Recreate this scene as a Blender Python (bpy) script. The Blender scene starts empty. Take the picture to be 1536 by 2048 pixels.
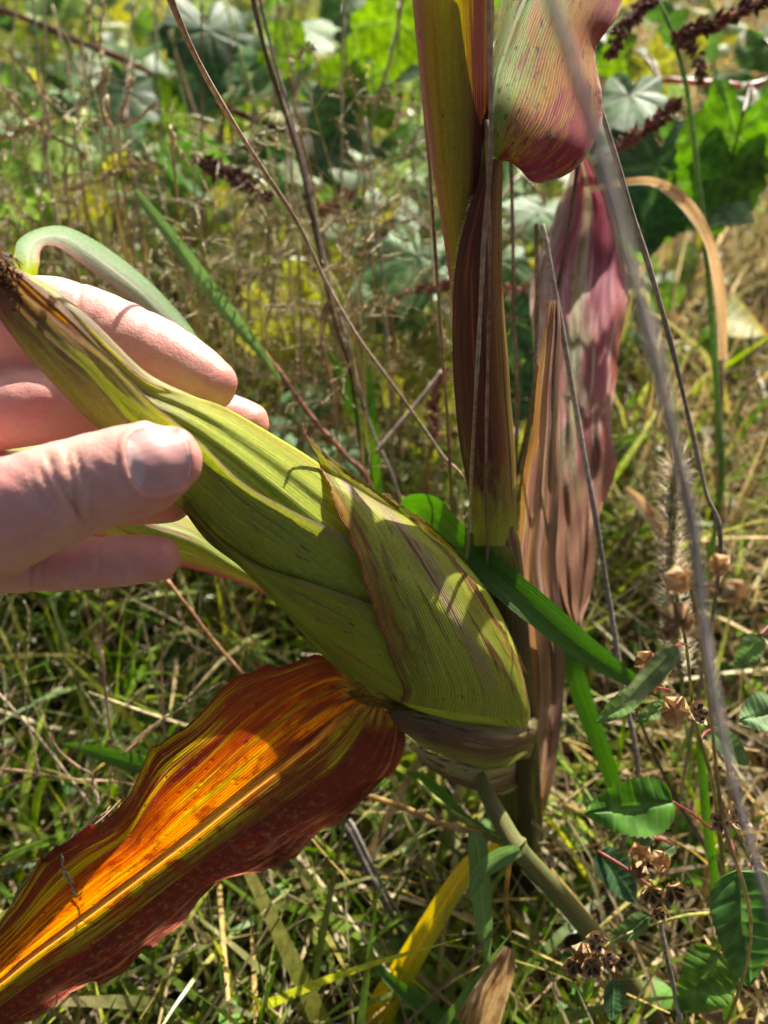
import bpy, math, random
import numpy as np
from mathutils import Vector, Matrix
from mathutils.bvhtree import BVHTree
R = math.radians
rng = np.random.default_rng(7)
random.seed(7)
scene = bpy.context.scene
COL = scene.collection

# ------------------------------------------------------------ camera
PITCH = R(42); CAMH = 0.44; FPX = 1024 / math.tan(R(33))
CAM = np.array([0., 0., CAMH])
FWD = np.array([0., math.cos(PITCH), -math.sin(PITCH)])
UP = np.array([0., math.sin(PITCH), math.cos(PITCH)])
RGT = np.array([1., 0., 0.])
cd = bpy.data.cameras.new('camera'); cam = bpy.data.objects.new('camera', cd); COL.objects.link(cam)
cam.location = CAM; cam.rotation_euler = (math.pi / 2 - PITCH, 0, 0)
cd.sensor_fit = 'VERTICAL'; cd.sensor_height = 24; cd.lens = 12 / math.tan(R(33))
cd.clip_start = 0.01; cd.clip_end = 500
cd.dof.use_dof = True; cd.dof.focus_distance = 0.235; cd.dof.aperture_fstop = cd.lens / 2.7
scene.camera = cam

# ------------------------------------------------------------ sky, sun, exposure
SUN = np.array([0.275, 0.715, 0.643]); SUN /= np.linalg.norm(SUN)
w = bpy.data.worlds.new('World'); scene.world = w; w.use_nodes = True
wn = w.node_tree.nodes; wl = w.node_tree.links
sky = wn.new('ShaderNodeTexSky'); sky.sky_type = 'NISHITA'; sky.sun_disc = False
sky.sun_elevation = math.asin(SUN[2]); sky.sun_rotation = math.atan2(SUN[0], SUN[1])
sky.air_density = 0.8; sky.dust_density = 6.0; sky.ozone_density = 0.0
wn['Background'].inputs['Strength'].default_value = 0.05
wl.new(sky.outputs[0], wn['Background'].inputs[0])
sl = bpy.data.lights.new('sun', 'SUN'); sl.energy = 5.0; sl.angle = R(0.5); sl.color = (1.0, 0.93, 0.82)
so = bpy.data.objects.new('sun', sl); COL.objects.link(so)
so.rotation_euler = Vector(SUN).to_track_quat('Z', 'Y').to_euler(); so.location = (0, 0, 3)
vs = scene.view_settings; vs.view_transform = 'Standard'; vs.look = 'None'; vs.exposure = 1.35; vs.gamma = 1
vs.use_curve_mapping = False
scene.cycles.use_denoising = True
scene.cycles.max_bounces = 6; scene.cycles.diffuse_bounces = 3; scene.cycles.transmission_bounces = 4
scene.cycles.sample_clamp_indirect = 6; scene.cycles.adaptive_threshold = 0.06

# ------------------------------------------------------------ placing: a sight line and a real distance give a point
def at(x, y, d):
    x = np.asarray(x, float); y = np.asarray(y, float); d = np.asarray(d, float)
    return CAM + d[..., None] * (FWD + ((x - 768) / FPX)[..., None] * RGT + ((1024 - y) / FPX)[..., None] * UP)
def A(p): p = np.asarray(p, float); return at(p[..., 0], p[..., 1], p[..., 2])
def ground_at(x, y, z=0.0):
    r = FWD + (x - 768) / FPX * RGT + (1024 - y) / FPX * UP
    return CAM + r * ((z - CAMH) / r[2])
def to_px(V):
    q = np.asarray(V) - CAM; d = q @ FWD
    return 768 + (q @ RGT) / d * FPX, 1024 - (q @ UP) / d * FPX, d
def unit(v): v = np.asarray(v, float); return v / (np.linalg.norm(v, axis=-1, keepdims=True) + 1e-12)
def spline(P, n):
    P = np.asarray(P, float); k = len(P)
    if k == 2:
        t = np.linspace(0, 1, n); return P[0] + (P[1] - P[0]) * t.reshape((-1,) + (1,) * (P.ndim - 1))
    E = np.concatenate([[2 * P[0] - P[1]], P, [2 * P[-1] - P[-2]]])
    t = np.linspace(0, k - 1 - 1e-9, n); i = t.astype(int); f = (t - i).reshape((-1,) + (1,) * (P.ndim - 1))
    a, b, c, d = E[i], E[i + 1], E[i + 2], E[i + 3]
    return b + 0.5 * f * (c - a + f * (2 * a - 5 * b + 4 * c - d + f * (3 * (b - c) + d - a)))
def sstep(x, a, b):
    t = np.clip((x - a) / (b - a), 0, 1); return t * t * (3 - 2 * t)

# ------------------------------------------------------------ mesh building
class MB:
    def __init__(s): s.v = []; s.q = []; s.t = []; s.uv = []; s.c = []; s.n = 0
    def add(s, v, quads=None, tris=None, uv=None, col=None):
        v = np.asarray(v, float).reshape(-1, 3); m = len(v)
        s.v.append(v)
        if quads is not None and len(quads): s.q.append(np.asarray(quads, int).reshape(-1, 4) + s.n)
        if tris is not None and len(tris): s.t.append(np.asarray(tris, int).reshape(-1, 3) + s.n)
        s.uv.append(np.zeros((m, 2)) if uv is None else np.asarray(uv, float).reshape(-1, 2))
        c = np.ones((m, 3)) if col is None else np.broadcast_to(np.asarray(col, float), (m, 3))
        s.c.append(c); s.n += m
        return s
    def grid(s, V, col=None, wrap=False, uv=None):
        V = np.asarray(V); n, m = V.shape[:2]
        i = np.arange(n - 1)[:, None] * m; j = np.arange(m if wrap else m - 1)[None]
        j2 = (j + 1) % m
        q = np.stack([i + j, i + j2, i + m + j2, i + m + j], -1).reshape(-1, 4)
        if uv is None:
            u, v = np.meshgrid(np.linspace(0, 1, m), np.linspace(0, 1, n)); uv = np.stack([u, v], -1)
        s.add(V, quads=q, uv=uv, col=col.reshape(-1, 3) if isinstance(col, np.ndarray) and col.ndim == 3 else col)
        return s
    def tube(s, pts, rad, k=8, col=None, flat=1.0, cap=0.0, up=None):
        pts = np.asarray(pts, float); n = len(pts); rad = np.broadcast_to(np.asarray(rad, float), (n,))
        T = unit(np.gradient(pts, axis=0))
        if cap > 0:
            h = np.array([0.97, 0.9, 0.78, 0.6, 0.35, 0.08])[::-1]; off = np.sqrt(1 - h * h)
            p0 = pts[0] - T[0] * (off * rad[0] * cap)[:, None]; p1 = pts[-1] + T[-1] * (off * rad[-1] * cap)[::-1][:, None]
            pts = np.concatenate([p0, pts, p1]); rad = np.concatenate([rad[0] * h, rad, rad[-1] * h[::-1]])
            T = np.concatenate([np.repeat(T[:1], 6, 0), T, np.repeat(T[-1:], 6, 0)]); n = len(pts)
        a = np.array([0, 0, 1.]) if up is None else np.asarray(up, float)
        if abs(a @ T[0]) > .95: a = np.array([1., 0, 0])
        N = np.zeros((n, 3)); N[0] = unit(a - T[0] * (a @ T[0]))
        for i in range(1, n): N[i] = unit(N[i - 1] - T[i] * (N[i - 1] @ T[i]))
        B = np.cross(T, N); th = np.arange(k) / k * 2 * math.pi
        V = pts[:, None] + rad[:, None, None] * (np.cos(th)[None, :, None] * N[:, None] * flat + np.sin(th)[None, :, None] * B[:, None])
        u, v = np.meshgrid(np.arange(k) / k, np.linspace(0, 1, n))
        base = s.n
        s.grid(V, col=col, wrap=True, uv=np.stack([u, v], -1))
        for row, sgn in ((0, -1), (n - 1, 1)):
            c = pts[row]; f = np.arange(k) + row * m_(k); f2 = (np.arange(k) + 1) % k + row * k
            s.v.append(c[None]); s.uv.append(np.array([[.5, row / max(n - 1, 1)]])); s.c.append(np.ones((1, 3)) * (1 if col is None else np.asarray(col, float).reshape(-1, 3)[0]))
            ci = s.n; s.n += 1
            t = np.stack([f + base, f2 + base, np.full(k, ci)], -1)
            s.t.append(t if sgn > 0 else t[:, ::-1])
        return s
    def spikelets(s, pos, d, L, rad, col):
        pos = np.asarray(pos, float).reshape(-1, 3); n = len(pos)
        d = unit(np.broadcast_to(d, (n, 3))); L = np.broadcast_to(L, (n,))[:, None]; r = np.broadcast_to(rad, (n,))[:, None]
        a = unit(np.cross(d, np.where(np.abs(d[:, 2:3]) > .9, [[1., 0, 0]], [[0, 0, 1.]]))); b = np.cross(d, a)
        m = pos + d * L * .4
        V = np.stack([pos, m + a * r, m + b * r, m - a * r, m - b * r, pos + d * L], 1)
        t = np.array([[0, 2, 1], [0, 3, 2], [0, 4, 3], [0, 1, 4], [5, 1, 2], [5, 2, 3], [5, 3, 4], [5, 4, 1]])
        T = (np.arange(n)[:, None, None] * 6 + t[None]).reshape(-1, 3)
        c = np.repeat(np.broadcast_to(np.asarray(col, float), (n, 3)), 6, 0)
        s.add(V, tris=T, col=c); return s
    def blades(s, base, az, lean, curve, L, wid, col, seg=5, roll=None, tipcol=None, prof=0):
        n = len(base); t = np.linspace(0, 1, seg + 1)
        th = lean[:, None] + curve[:, None] * t[None]
        hx = np.sin(th); hz = np.cos(th); dl = (L / seg)[:, None]
        H = np.concatenate([np.zeros((n, 1)), np.cumsum((hx[:, :-1] + hx[:, 1:]) / 2 * dl, 1)], 1)
        Z = np.concatenate([np.zeros((n, 1)), np.cumsum((hz[:, :-1] + hz[:, 1:]) / 2 * dl, 1)], 1)
        ca, sa = np.cos(az)[:, None], np.sin(az)[:, None]
        C = np.stack([base[:, 0:1] + H * ca, base[:, 1:2] + H * sa, base[:, 2:3] + Z], -1)
        if roll is None: roll = np.zeros(n)
        side0 = np.stack([-sa + 0 * H, ca + 0 * H, 0 * H], -1)
        nrm = np.stack([-hz * ca, -hz * sa, hx], -1)
        side = side0 * np.cos(roll)[:, None, None] + nrm * np.sin(roll)[:, None, None]
        wp = (1 - t ** 2.2) * (0.55 + 0.45 * np.minimum(1, t * 4)) if prof == 0 else np.maximum(.12, 1 - .6 * t)
        W = side * (wid[:, None] * wp[None])[..., None] * .5
        V = np.stack([C - W, C + W], 2)
        m = (seg + 1) * 2
        q = np.stack([[2 * i, 2 * i + 1, 2 * i + 3, 2 * i + 2] for i in range(seg)])
        Q = (np.arange(n)[:, None, None] * m + q[None]).reshape(-1, 4)
        c = np.repeat(col[:, None], m, 1)
        if tipcol is not None:
            k = np.repeat(t ** 2, 2)[None, :, None]; c = c * (1 - k) + tipcol[:, None] * k
        uv = np.stack([np.tile([0., 1.], seg + 1), np.repeat(t, 2)], -1)
        s.add(V, quads=Q, col=c.reshape(-1, 3), uv=np.tile(uv, (n, 1))); return s
    def build(s, name, mat, parent=None, origin=None, smooth=True):
        v = np.concatenate(s.v); uv = np.concatenate(s.uv); c = np.concatenate(s.c)
        if parent is not None: origin = ORG[parent.name]
        if origin is None: origin = np.array([v[:, 0].mean(), v[:, 1].mean(), v[:, 2].min()])
        origin = np.asarray(origin, float)
        me = bpy.data.meshes.new(name)
        q = np.concatenate(s.q) if s.q else np.zeros((0, 4), int); t = np.concatenate(s.t) if s.t else np.zeros((0, 3), int)
        lv = np.concatenate([q.ravel(), t.ravel()]); ls = np.concatenate([np.arange(len(q)) * 4, len(q) * 4 + np.arange(len(t)) * 3])
        me.vertices.add(len(v)); me.vertices.foreach_set('co', (v - origin).astype(np.float32).ravel())
        me.loops.add(len(lv)); me.loops.foreach_set('vertex_index', lv.astype(np.int32))
        me.polygons.add(len(ls)); me.polygons.foreach_set('loop_start', ls.astype(np.int32))
        ul = me.uv_layers.new(name='UVMap'); ul.data.foreach_set('uv', uv[lv].astype(np.float32).ravel())
        ca = me.color_attributes.new('Col', 'FLOAT_COLOR', 'POINT')
        ca.data.foreach_set('color', np.concatenate([c, np.ones((len(c), 1))], 1).astype(np.float32).ravel())
        me.polygons.foreach_set('use_smooth', np.full(len(ls), smooth))
        me.update(calc_edges=True); me.validate()
        if mat is not None: me.materials.append(mat)
        o = bpy.data.objects.new(name, me); COL.objects.link(o)
        if parent is not None: o.parent = parent; ORG[o.name] = ORG[parent.name]
        else: o.location = origin; ORG[o.name] = origin
        return o
def m_(k): return k
ORG = {}
def tag(o, label, cat, group=None, kind=None):
    o['label'] = label; o['category'] = cat
    if group: o['group'] = group
    o['kind'] = kind or 'thing'
    return o
def thing(name, label, cat, loc, group=None):
    o = bpy.data.objects.new(name, None); COL.objects.link(o); o.location = loc; o.empty_display_size = .02
    ORG[o.name] = np.asarray(loc, float); return tag(o, label, cat, group)
def copy_tree(o, parent=None):
    c = o.copy(); COL.objects.link(c); c.parent = parent
    for ch in list(o.children): copy_tree(ch, c)
    return c
def sheet(rows, n=40, m=16, fn=None):
    """rows of (x, y, distance) across the leaf, laid along it -> a smooth grid of points"""
    P = spline(np.asarray(rows, float), n); P = np.swapaxes(spline(np.swapaxes(P, 0, 1), m), 0, 1)
    if fn is not None:
        u, v = np.meshgrid(np.linspace(0, 1, m), np.linspace(0, 1, n)); P = P + fn(u, v)
    return A(P)
def dz(f):   # waviness as a change of distance only
    return lambda u, v: np.stack([0 * u, 0 * u, f(u, v)], -1)

# ------------------------------------------------------------ material nodes
class NT:
    def __init__(s, name):
        s.m = bpy.data.materials.new(name); s.m.use_nodes = True; s.t = s.m.node_tree; s.t.nodes.clear()
        s.out = s.t.nodes.new('ShaderNodeOutputMaterial')
    def n(s, k, **kw):
        x = s.t.nodes.new(k)
        for a, b in kw.items(): setattr(x, a, b)
        return x
    def put(s, sock, v):
        if isinstance(v, bpy.types.NodeSocket): s.t.links.new(v, sock)
        elif v is not None:
            if sock.type == 'RGBA' and len(v) == 3: v = (*v, 1)
            sock.default_value = v
    def math(s, op, a, b=None, c=None, clamp=False):
        x = s.n('ShaderNodeMath', operation=op, use_clamp=clamp)
        for i, q in enumerate((a, b, c)):
            if q is not None: s.put(x.inputs[i], q)
        return x.outputs[0]
    def mr(s, v, a, b, c=0., d=1.):
        x = s.n('ShaderNodeMapRange', interpolation_type='SMOOTHSTEP')
        for i, q in enumerate((v, a, b, c, d)): s.put(x.inputs[i], q)
        return x.outputs[0]
    def mix(s, f, a, b, mode='MIX'):
        x = s.n('ShaderNodeMix', data_type='RGBA', blend_type=mode)
        s.put(x.inputs[0], f); s.put(x.inputs[6], a); s.put(x.inputs[7], b); return x.outputs[2]
    def uv(s):
        x = s.n('ShaderNodeUVMap', uv_map='UVMap'); y = s.n('ShaderNodeSeparateXYZ'); s.t.links.new(x.outputs[0], y.inputs[0])
        return y.outputs[0], y.outputs[1]
    def xyz(s, a, b, c=0.):
        x = s.n('ShaderNodeCombineXYZ')
        for i, q in enumerate((a, b, c)): s.put(x.inputs[i], q)
        return x.outputs[0]
    def pos(s): return s.n('ShaderNodeTexCoord').outputs['Object']
    def noise(s, vec, scale, detail=3., rough=.55, dist=0.):
        x = s.n('ShaderNodeTexNoise'); s.put(x.inputs['Vector'], vec); x.inputs['Scale'].default_value = scale
        x.inputs['Detail'].default_value = detail; x.inputs['Roughness'].default_value = rough; x.inputs['Distortion'].default_value = dist
        return x.outputs[0]
    def voro(s, vec, scale, feat='F1'):
        x = s.n('ShaderNodeTexVoronoi', feature=feat); s.put(x.inputs['Vector'], vec); x.inputs['Scale'].default_value = scale
        return x.outputs[0]
    def ramp(s, f, stops):
        x = s.n('ShaderNodeValToRGB'); e = x.color_ramp.elements
        while len(e) < len(stops): e.new(.5)
        for k, (p, c) in zip(e, stops): k.position = p; k.color = (*c, 1)
        s.put(x.inputs[0], f); return x.outputs[0]
    def attr(s, name='Col'): return s.n('ShaderNodeAttribute', attribute_name=name).outputs['Color']
    def hsv(s, c, h=.5, sat=1., v=1.):
        x = s.n('ShaderNodeHueSaturation'); s.put(x.inputs['Hue'], h); s.put(x.inputs['Saturation'], sat); s.put(x.inputs['Value'], v)
        s.put(x.inputs['Color'], c); return x.outputs[0]
    def bump(s, h, dist, strength=1.):
        x = s.n('ShaderNodeBump'); x.inputs['Strength'].default_value = strength; x.inputs['Distance'].default_value = dist
        s.put(x.inputs['Height'], h); return x.outputs[0]
    def finish(s, col, rough=.5, spec=.4, trans=0., tcol=None, bump=None, sss=None, sheen=0.):
        p = s.n('ShaderNodeBsdfPrincipled'); s.put(p.inputs['Base Color'], col); s.put(p.inputs['Roughness'], rough)
        s.put(p.inputs['Specular IOR Level'], spec)
        if sheen: p.inputs['Sheen Weight'].default_value = sheen
        if bump is not None: s.put(p.inputs['Normal'], bump)
        if sss:
            p.inputs['Subsurface Weight'].default_value = sss[0]; p.inputs['Subsurface Radius'].default_value = sss[1]; p.inputs['Subsurface Scale'].default_value = sss[2]
        sh = p.outputs[0]
        if trans:
            q = s.n('ShaderNodeBsdfTranslucent'); s.put(q.inputs[0], tcol if tcol is not None else col)
            if bump is not None: s.put(q.inputs['Normal'], bump)
            x = s.n('ShaderNodeMixShader'); s.put(x.inputs[0], trans); s.t.links.new(sh, x.inputs[1]); s.t.links.new(q.outputs[0], x.inputs[2]); sh = x.outputs[0]
        s.t.links.new(sh, s.out.inputs[0]); return s.m

def corn_mat(name, across, streaks=(), blotches=(), edge=None, tip=None, base=None, veins=60, vdark=.8, rough=.45, spec=.4,
             trans=.4, tboost=1.5, tsat=1.15, ls=6., seed=0., speck=None, vb=.0003, wmix=.25):
    """parallel-veined leaf: ramp across, long streaks, blotches, dry margins and tip. u across, v along"""
    t = NT(name); u, v = t.uv()
    su = t.math('ADD', u, t.math('MULTIPLY', t.math('SUBTRACT', t.noise(t.xyz(t.math('MULTIPLY', u, 14.), t.math('MULTIPLY', v, ls * .5), seed), 1., 4.), .5), .22))
    col = t.ramp(su, across)
    for k, (c, fu, fv, a, b) in enumerate(streaks):
        f = t.noise(t.xyz(t.math('MULTIPLY', u, fu), t.math('MULTIPLY', v, fv), seed + 3.1 * k + 1.7), 1., 3., .6)
        col = t.mix(t.mr(f, a, b), col, c)
    for k, (c, fu, fv, a, b, u0, u1, v0, v1) in enumerate(blotches):
        f = t.noise(t.xyz(t.math('MULTIPLY', u, fu), t.math('MULTIPLY', v, fv), seed + 7.3 * k + 11.7), 1., 5., .62, .4)
        reg = t.math('MULTIPLY', t.math('MULTIPLY', t.mr(u, u0 - .1, u0 + .1), t.mr(u, u1 + .1, u1 - .1)), t.math('MULTIPLY', t.mr(v, v0 - .08, v0 + .08), t.mr(v, v1 + .08, v1 - .08)))
        col = t.mix(t.math('MULTIPLY', t.mr(f, a, b), reg), col, c)
    nz = t.math('SUBTRACT', t.noise(t.xyz(t.math('MULTIPLY', u, 9.), t.math('MULTIPLY', v, 14.), seed + 31.), 1., 5., .65), .5)
    if edge:
        e = t.math('ABSOLUTE', t.math('SUBTRACT', t.math('MULTIPLY', u, 2.), 1.))
        col = t.mix(t.mr(t.math('MULTIPLY_ADD', nz, .35, e), edge[1], edge[2]), col, edge[0])
    if base: col = t.mix(t.mr(t.math('MULTIPLY_ADD', nz, .3, v), base[2], base[1]), col, base[0])
    if tip: col = t.mix(t.mr(t.math('MULTIPLY_ADD', nz, .35, v), tip[1], tip[2]), col, tip[0])
    if speck:
        d = t.voro(t.xyz(t.math('MULTIPLY', u, speck[1]), t.math('MULTIPLY', v, speck[2]), seed), 1.)
        g = t.noise(t.xyz(t.math('MULTIPLY', u, 5.), t.math('MULTIPLY', v, 7.), seed + 5.), 1., 2.)
        col = t.mix(t.math('MULTIPLY', t.mr(d, .24, .1), t.mr(g, .48, .62)), col, speck[0])
    fine = t.noise(t.xyz(t.math('MULTIPLY', u, veins * 1.6), t.math('MULTIPLY', v, 5.), seed), 1., 3., .6)
    wv = t.math('MULTIPLY_ADD', t.math('SINE', t.math('MULTIPLY', t.math('ADD', u, t.math('MULTIPLY', nz, .006)), veins * 2 * math.pi)), .5, .5)
    h = t.math('ADD', t.math('MULTIPLY', wv, wmix), t.math('MULTIPLY', fine, 1.4 - wmix))
    shade = t.mr(h, .3, .95, vdark, 1.08)
    col = t.mix(1., col, t.xyz(shade, shade, shade), 'MULTIPLY')
    grain = t.noise(t.pos(), 900., 3., .6)
    col = t.hsv(col, .5, 1., t.mr(grain, .25, .75, .88, 1.12))
    tc = t.hsv(col, .5, tsat, tboost)
    hb = h
    return t.finish(col, rough, spec, trans, tc, t.bump(hb, vb))
def attr_mat(name, rough=.55, spec=.3, trans=.4, tboost=1.4, scale=300., var=.25, sheen=0.):
    t = NT(name); c = t.attr()
    n1 = t.noise(t.pos(), scale, 1.)
    c = t.hsv(c, .5, 1., t.mr(n1, .25, .75, 1 - var, 1 + var))
    return t.finish(c, rough, spec, trans, t.hsv(c, .495, 1.1, tboost), sheen=sheen)
M = {}
M['plant'] = attr_mat('plant_fibre', .38, .5, .34, 1.9)
M['dry'] = attr_mat('dry_fibre', .6, .3, .14, 1.2)
M['seed'] = attr_mat('seed_husk', .6, .3, .2, 1.3, 800.)
M['broad'] = attr_mat('broad_leaf', .55, .32, .36, 1.5, 160., .4)
M['dead'] = attr_mat('dead_stem', .75, .15, 0., 1., 500., .3)
# ------------------------------------------------------------ the corn plant
corn_base = ground_at(1042, 1795)
corn = thing('corn_plant', 'corn plant with one green husked ear, maroon stalk and orange red leaf', 'corn plant', corn_base)
SD = lambda y: np.interp(y, [-300, 0, 500, 1000, 1400, 1800, 1900], [.19, .205, .24, .292, .345, .425, .45])   # how far the stalk is
green = (.13, .22, .025); lgreen = (.24, .33, .05); straw = (.42, .30, .16); brown = (.13, .06, .03); maroon = (.10, .022, .022)
M['stalk'] = corn_mat('stalk_skin', [(0, (.20, .25, .03)), (.5, (.14, .2, .02)), (1, (.22, .24, .03))],
    streaks=[((.16, .05, .03), 14, 4, .5, .62), (lgreen, 18, 3, .52, .65)], blotches=[((.05, .03, .015), 6, 8, .25, .5, -1, 2, .0, .42)], trans=.12, veins=26, ls=5, vdark=.75)
sp = spline([(1045, 1860, .44, 44), (1042, 1700, .405, 44), (1036, 1550, .372, 44), (1026, 1400, .345, 43), (1014, 1250, .322, 42), (1001, 1120, .304, 43), (991, 1085, .300, 46), (986, 1050, .296, 42),
             (975, 900, .281, 42), (958, 650, .255, 42), (938, 400, .233, 47), (915, 150, .215, 55), (902, -100, .2, 60)], 120)
r = sp[:, 3] * sp[:, 2] / FPX
mb = MB(); mb.tube(A(sp[:, :3]), r, 28); stalk = mb.build('stalk', M['stalk'], corn)
# upper sheath, yellow with a dry pink margin towards the left
M['sheath_up'] = corn_mat('upper_sheath_skin', [(0, (.42, .22, .17)), (.10, (.36, .16, .12)), (.17, (.36, .27, .03)), (.42, (.30, .30, .03)), (.62, (.24, .20, .03)), (.74, (.14, .04, .03)), (1, (.16, .05, .04))],
    streaks=[((.34, .2, .02), 16, 2, .5, .66)], trans=.4, tboost=1.5, veins=34, ls=3, rough=.5, speck=((.15, .07, .03), 14, 30))
rows = []
for y, l, a, b, rr in [(-140, 812, 862, 930, 992), (0, 826, 868, 930, 988), (200, 846, 880, 936, 985), (340, 864, 892, 938, 984), (420, 878, 902, 935, 975), (520, 893, 912, 932, 955), (600, 903, 913, 924, 935), (660, 908, 912, 916, 920)]:
    d = SD(y); w_ = (rr - l) / 2 * d / FPX
    rows.append([(l, y, d - .35 * w_ + .001), (a, y, d - .95 * w_ - .001), (b, y, d - .95 * w_ - .001), (rr, y, d - .2 * w_)])
mb = MB(); mb.grid(sheet(rows, 60, 24, dz(lambda u, v: -.0015 * np.exp(-(u / .06) ** 2)))); mb.build('upper_sheath', M['sheath_up'], corn)
# lower sheath, dark maroon, hairy margin
M['sheath_low'] = corn_mat('maroon_sheath_skin', [(0, (.10, .045, .035)), (.1, (.09, .028, .026)), (.38, (.10, .022, .02)), (.52, (.17, .055, .022)), (.64, (.3, .17, .04)), (.78, (.4, .29, .06)), (.9, (.42, .36, .07)), (1, (.30, .32, .05))],
    streaks=[((.24, .075, .03), 22, 3, .54, .66), ((.05, .014, .016), 30, 2, .52, .64), ((.3, .2, .04), 12, 4, .66, .74)], tip=((.34, .36, .04), .7, .92), trans=.16, veins=44, ls=4, vdark=.6, rough=.55, spec=.3)
rows = []
for y, l, rr in [(318, 972, 1003), (360, 958, 1003), (420, 938, 1002), (500, 917, 1002), (580, 907, 1004), (700, 905, 1013), (800, 910, 1020), (900, 921, 1028), (1000, 940, 1031), (1060, 947, 1032), (1092, 948, 1031)]:
    d = SD(y); w_ = (rr - 900) / 2 * d / FPX; q = min(1, (rr - l) / 100)
    rows.append([(l, y, d - w_ * (.75) - .0035), (l + (rr - l) * .3, y, d - w_ * 1.0 - .0035), (l + (rr - l) * .7, y, d - w_ * .9 - .002), (rr + 2, y, d - w_ * .05), (rr - 25, y, d + w_ * .9)])
V = sheet(rows, 90, 26); low = MB().grid(V).build('lower_sheath', M['sheath_low'], corn)
hb = MB(); e = V[14:82, 0]; k = 420; i = rng.integers(0, len(e) - 1, k); f = rng.random(k)[:, None]
p = e[i] * (1 - f) + e[i + 1] * f
d = unit(np.stack([-rng.random(k) - .3, -rng.random(k) * .6, rng.normal(0, .5, k) + .3], -1))
hb.spikelets(p, d, rng.uniform(.0006, .0018, k), .00006, (.7, .6, .5)); h = hb.build('hairs', M['dry'], low); h['kind'] = 'stuff'
nb = MB(); y = np.array([1076, 1086, 1096, 1108]); nb.tube(A(np.stack([np.interp(y, [1050, 1120], [986, 1001]), y, SD(y)], -1)), np.array([42, 45.5, 45.5, 43]) * .3 / FPX, 28)
M['node'] = corn_mat('node_skin', [(0, (.2, .28, .04)), (1, (.24, .3, .05))], trans=.05, veins=20); nb.build('node', M['node'], corn)

# upper blade rising right of the stalk
M['leaf_up'] = corn_mat('upper_blade_skin', [(0, (.26, .32, .06)), (.14, (.30, .36, .1)), (.24, (.40, .46, .24)), (.33, (.22, .32, .09)), (.48, (.24, .29, .06)), (.62, (.36, .17, .03)), (.8, (.3, .07, .045)), (1, (.26, .04, .06))],
    streaks=[((.22, .06, .05), 20, 3.4, .58, .68), ((.36, .17, .05), 12, 4, .55, .68)], blotches=[((.26, .035, .06), 14, 5, .42, .58, .5, 1.2, -.2, .55), ((.32, .15, .035), 16, 4, .46, .6, .4, 1.2, .2, .9), ((.12, .05, .03), 30, 22, .56, .66, -1, 2, -1, 2)],
    edge=((.42, .3, .2), .95, 1.02), trans=.24, tboost=1.4, tsat=1.1, veins=64, ls=4, seed=3, vdark=.72, rough=.7, spec=.15, vb=.0002, wmix=.35, speck=((.2, .04, .05), 60, 70))
rows = [[(966, 300, 0.224), (984, 312, 0.224), (1006, 322, 0.224), (1026, 314, 0.224)], [(968, 262, 0.22), (986, 246, 0.216), (1042, 318, 0.2185), (1070, 366, 0.2235)], [(970, 200, 0.224), (998, 182, 0.216), (1090, 268, 0.221), (1150, 338, 0.231)], [(978, 140, 0.23), (1016, 118, 0.222), (1116, 205, 0.227), (1200, 258, 0.237)], [(992, 70, 0.237), (1044, 42, 0.229), (1130, 130, 0.234), (1204, 190, 0.244)], [(1004, 0, 0.245), (1074, -30, 0.237), (1152, 50, 0.242), (1192, 100, 0.252)], [(1014, -80, 0.254), (1106, -110, 0.246), (1180, -20, 0.251), (1236, 30, 0.261)], [(1040, -190, 0.264), (1150, -210, 0.256), (1215, -110, 0.261), (1260, -60, 0.271)]]
V = sheet(rows, 80, 40, dz(lambda u, v: -.0045 * np.exp(-((u - .27) / .035) ** 2) * (v > .05) + .0016 * np.sin(v * 26 + 2) * sstep(u, .6, 1)))
up = MB().grid(V).build('upper_leaf', M['leaf_up'], corn)

# pink drooping blade at the right
M['leaf_pink'] = corn_mat('pink_blade_skin', [(0, (.46, .37, .28)), (.18, (.44, .31, .25)), (.27, (.3, .05, .09)), (.4, (.38, .14, .16)), (.46, (.38, .36, .14)), (.52, (.44, .38, .25)), (.6, (.29, .04, .08)), (.8, (.38, .11, .15)), (.93, (.34, .08, .08)), (1, (.4, .25, .17))],
    streaks=[((.46, .34, .30), 16, 5, .60, .72), ((.19, .03, .05), 20, 4, .53, .66)], tip=((.24, .12, .07), .6, .8), blotches=[((.12, .15, .05), 6, 9, .4, .6, .3, .7, .45, .95), ((.34, .09, .06), 8, 8, .35, .6, .7, 1.1, .45, .95), ((.32, .18, .09), 8, 8, .4, .6, -.1, .3, .4, 1.1), ((.14, .08, .05), 9, 9, .5, .62, -1, 2, .5, 1.2), ((.16, .07, .05), 34, 40, .58, .66, -1, 2, -1, 2), ((.5, .4, .34), 26, 9, .57, .66, -1, 2, .3, .8)],
    trans=.2, tboost=1.2, tsat=1., veins=44, ls=6, seed=5, rough=.55, spec=.28, vdark=.7, wmix=.35)
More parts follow.
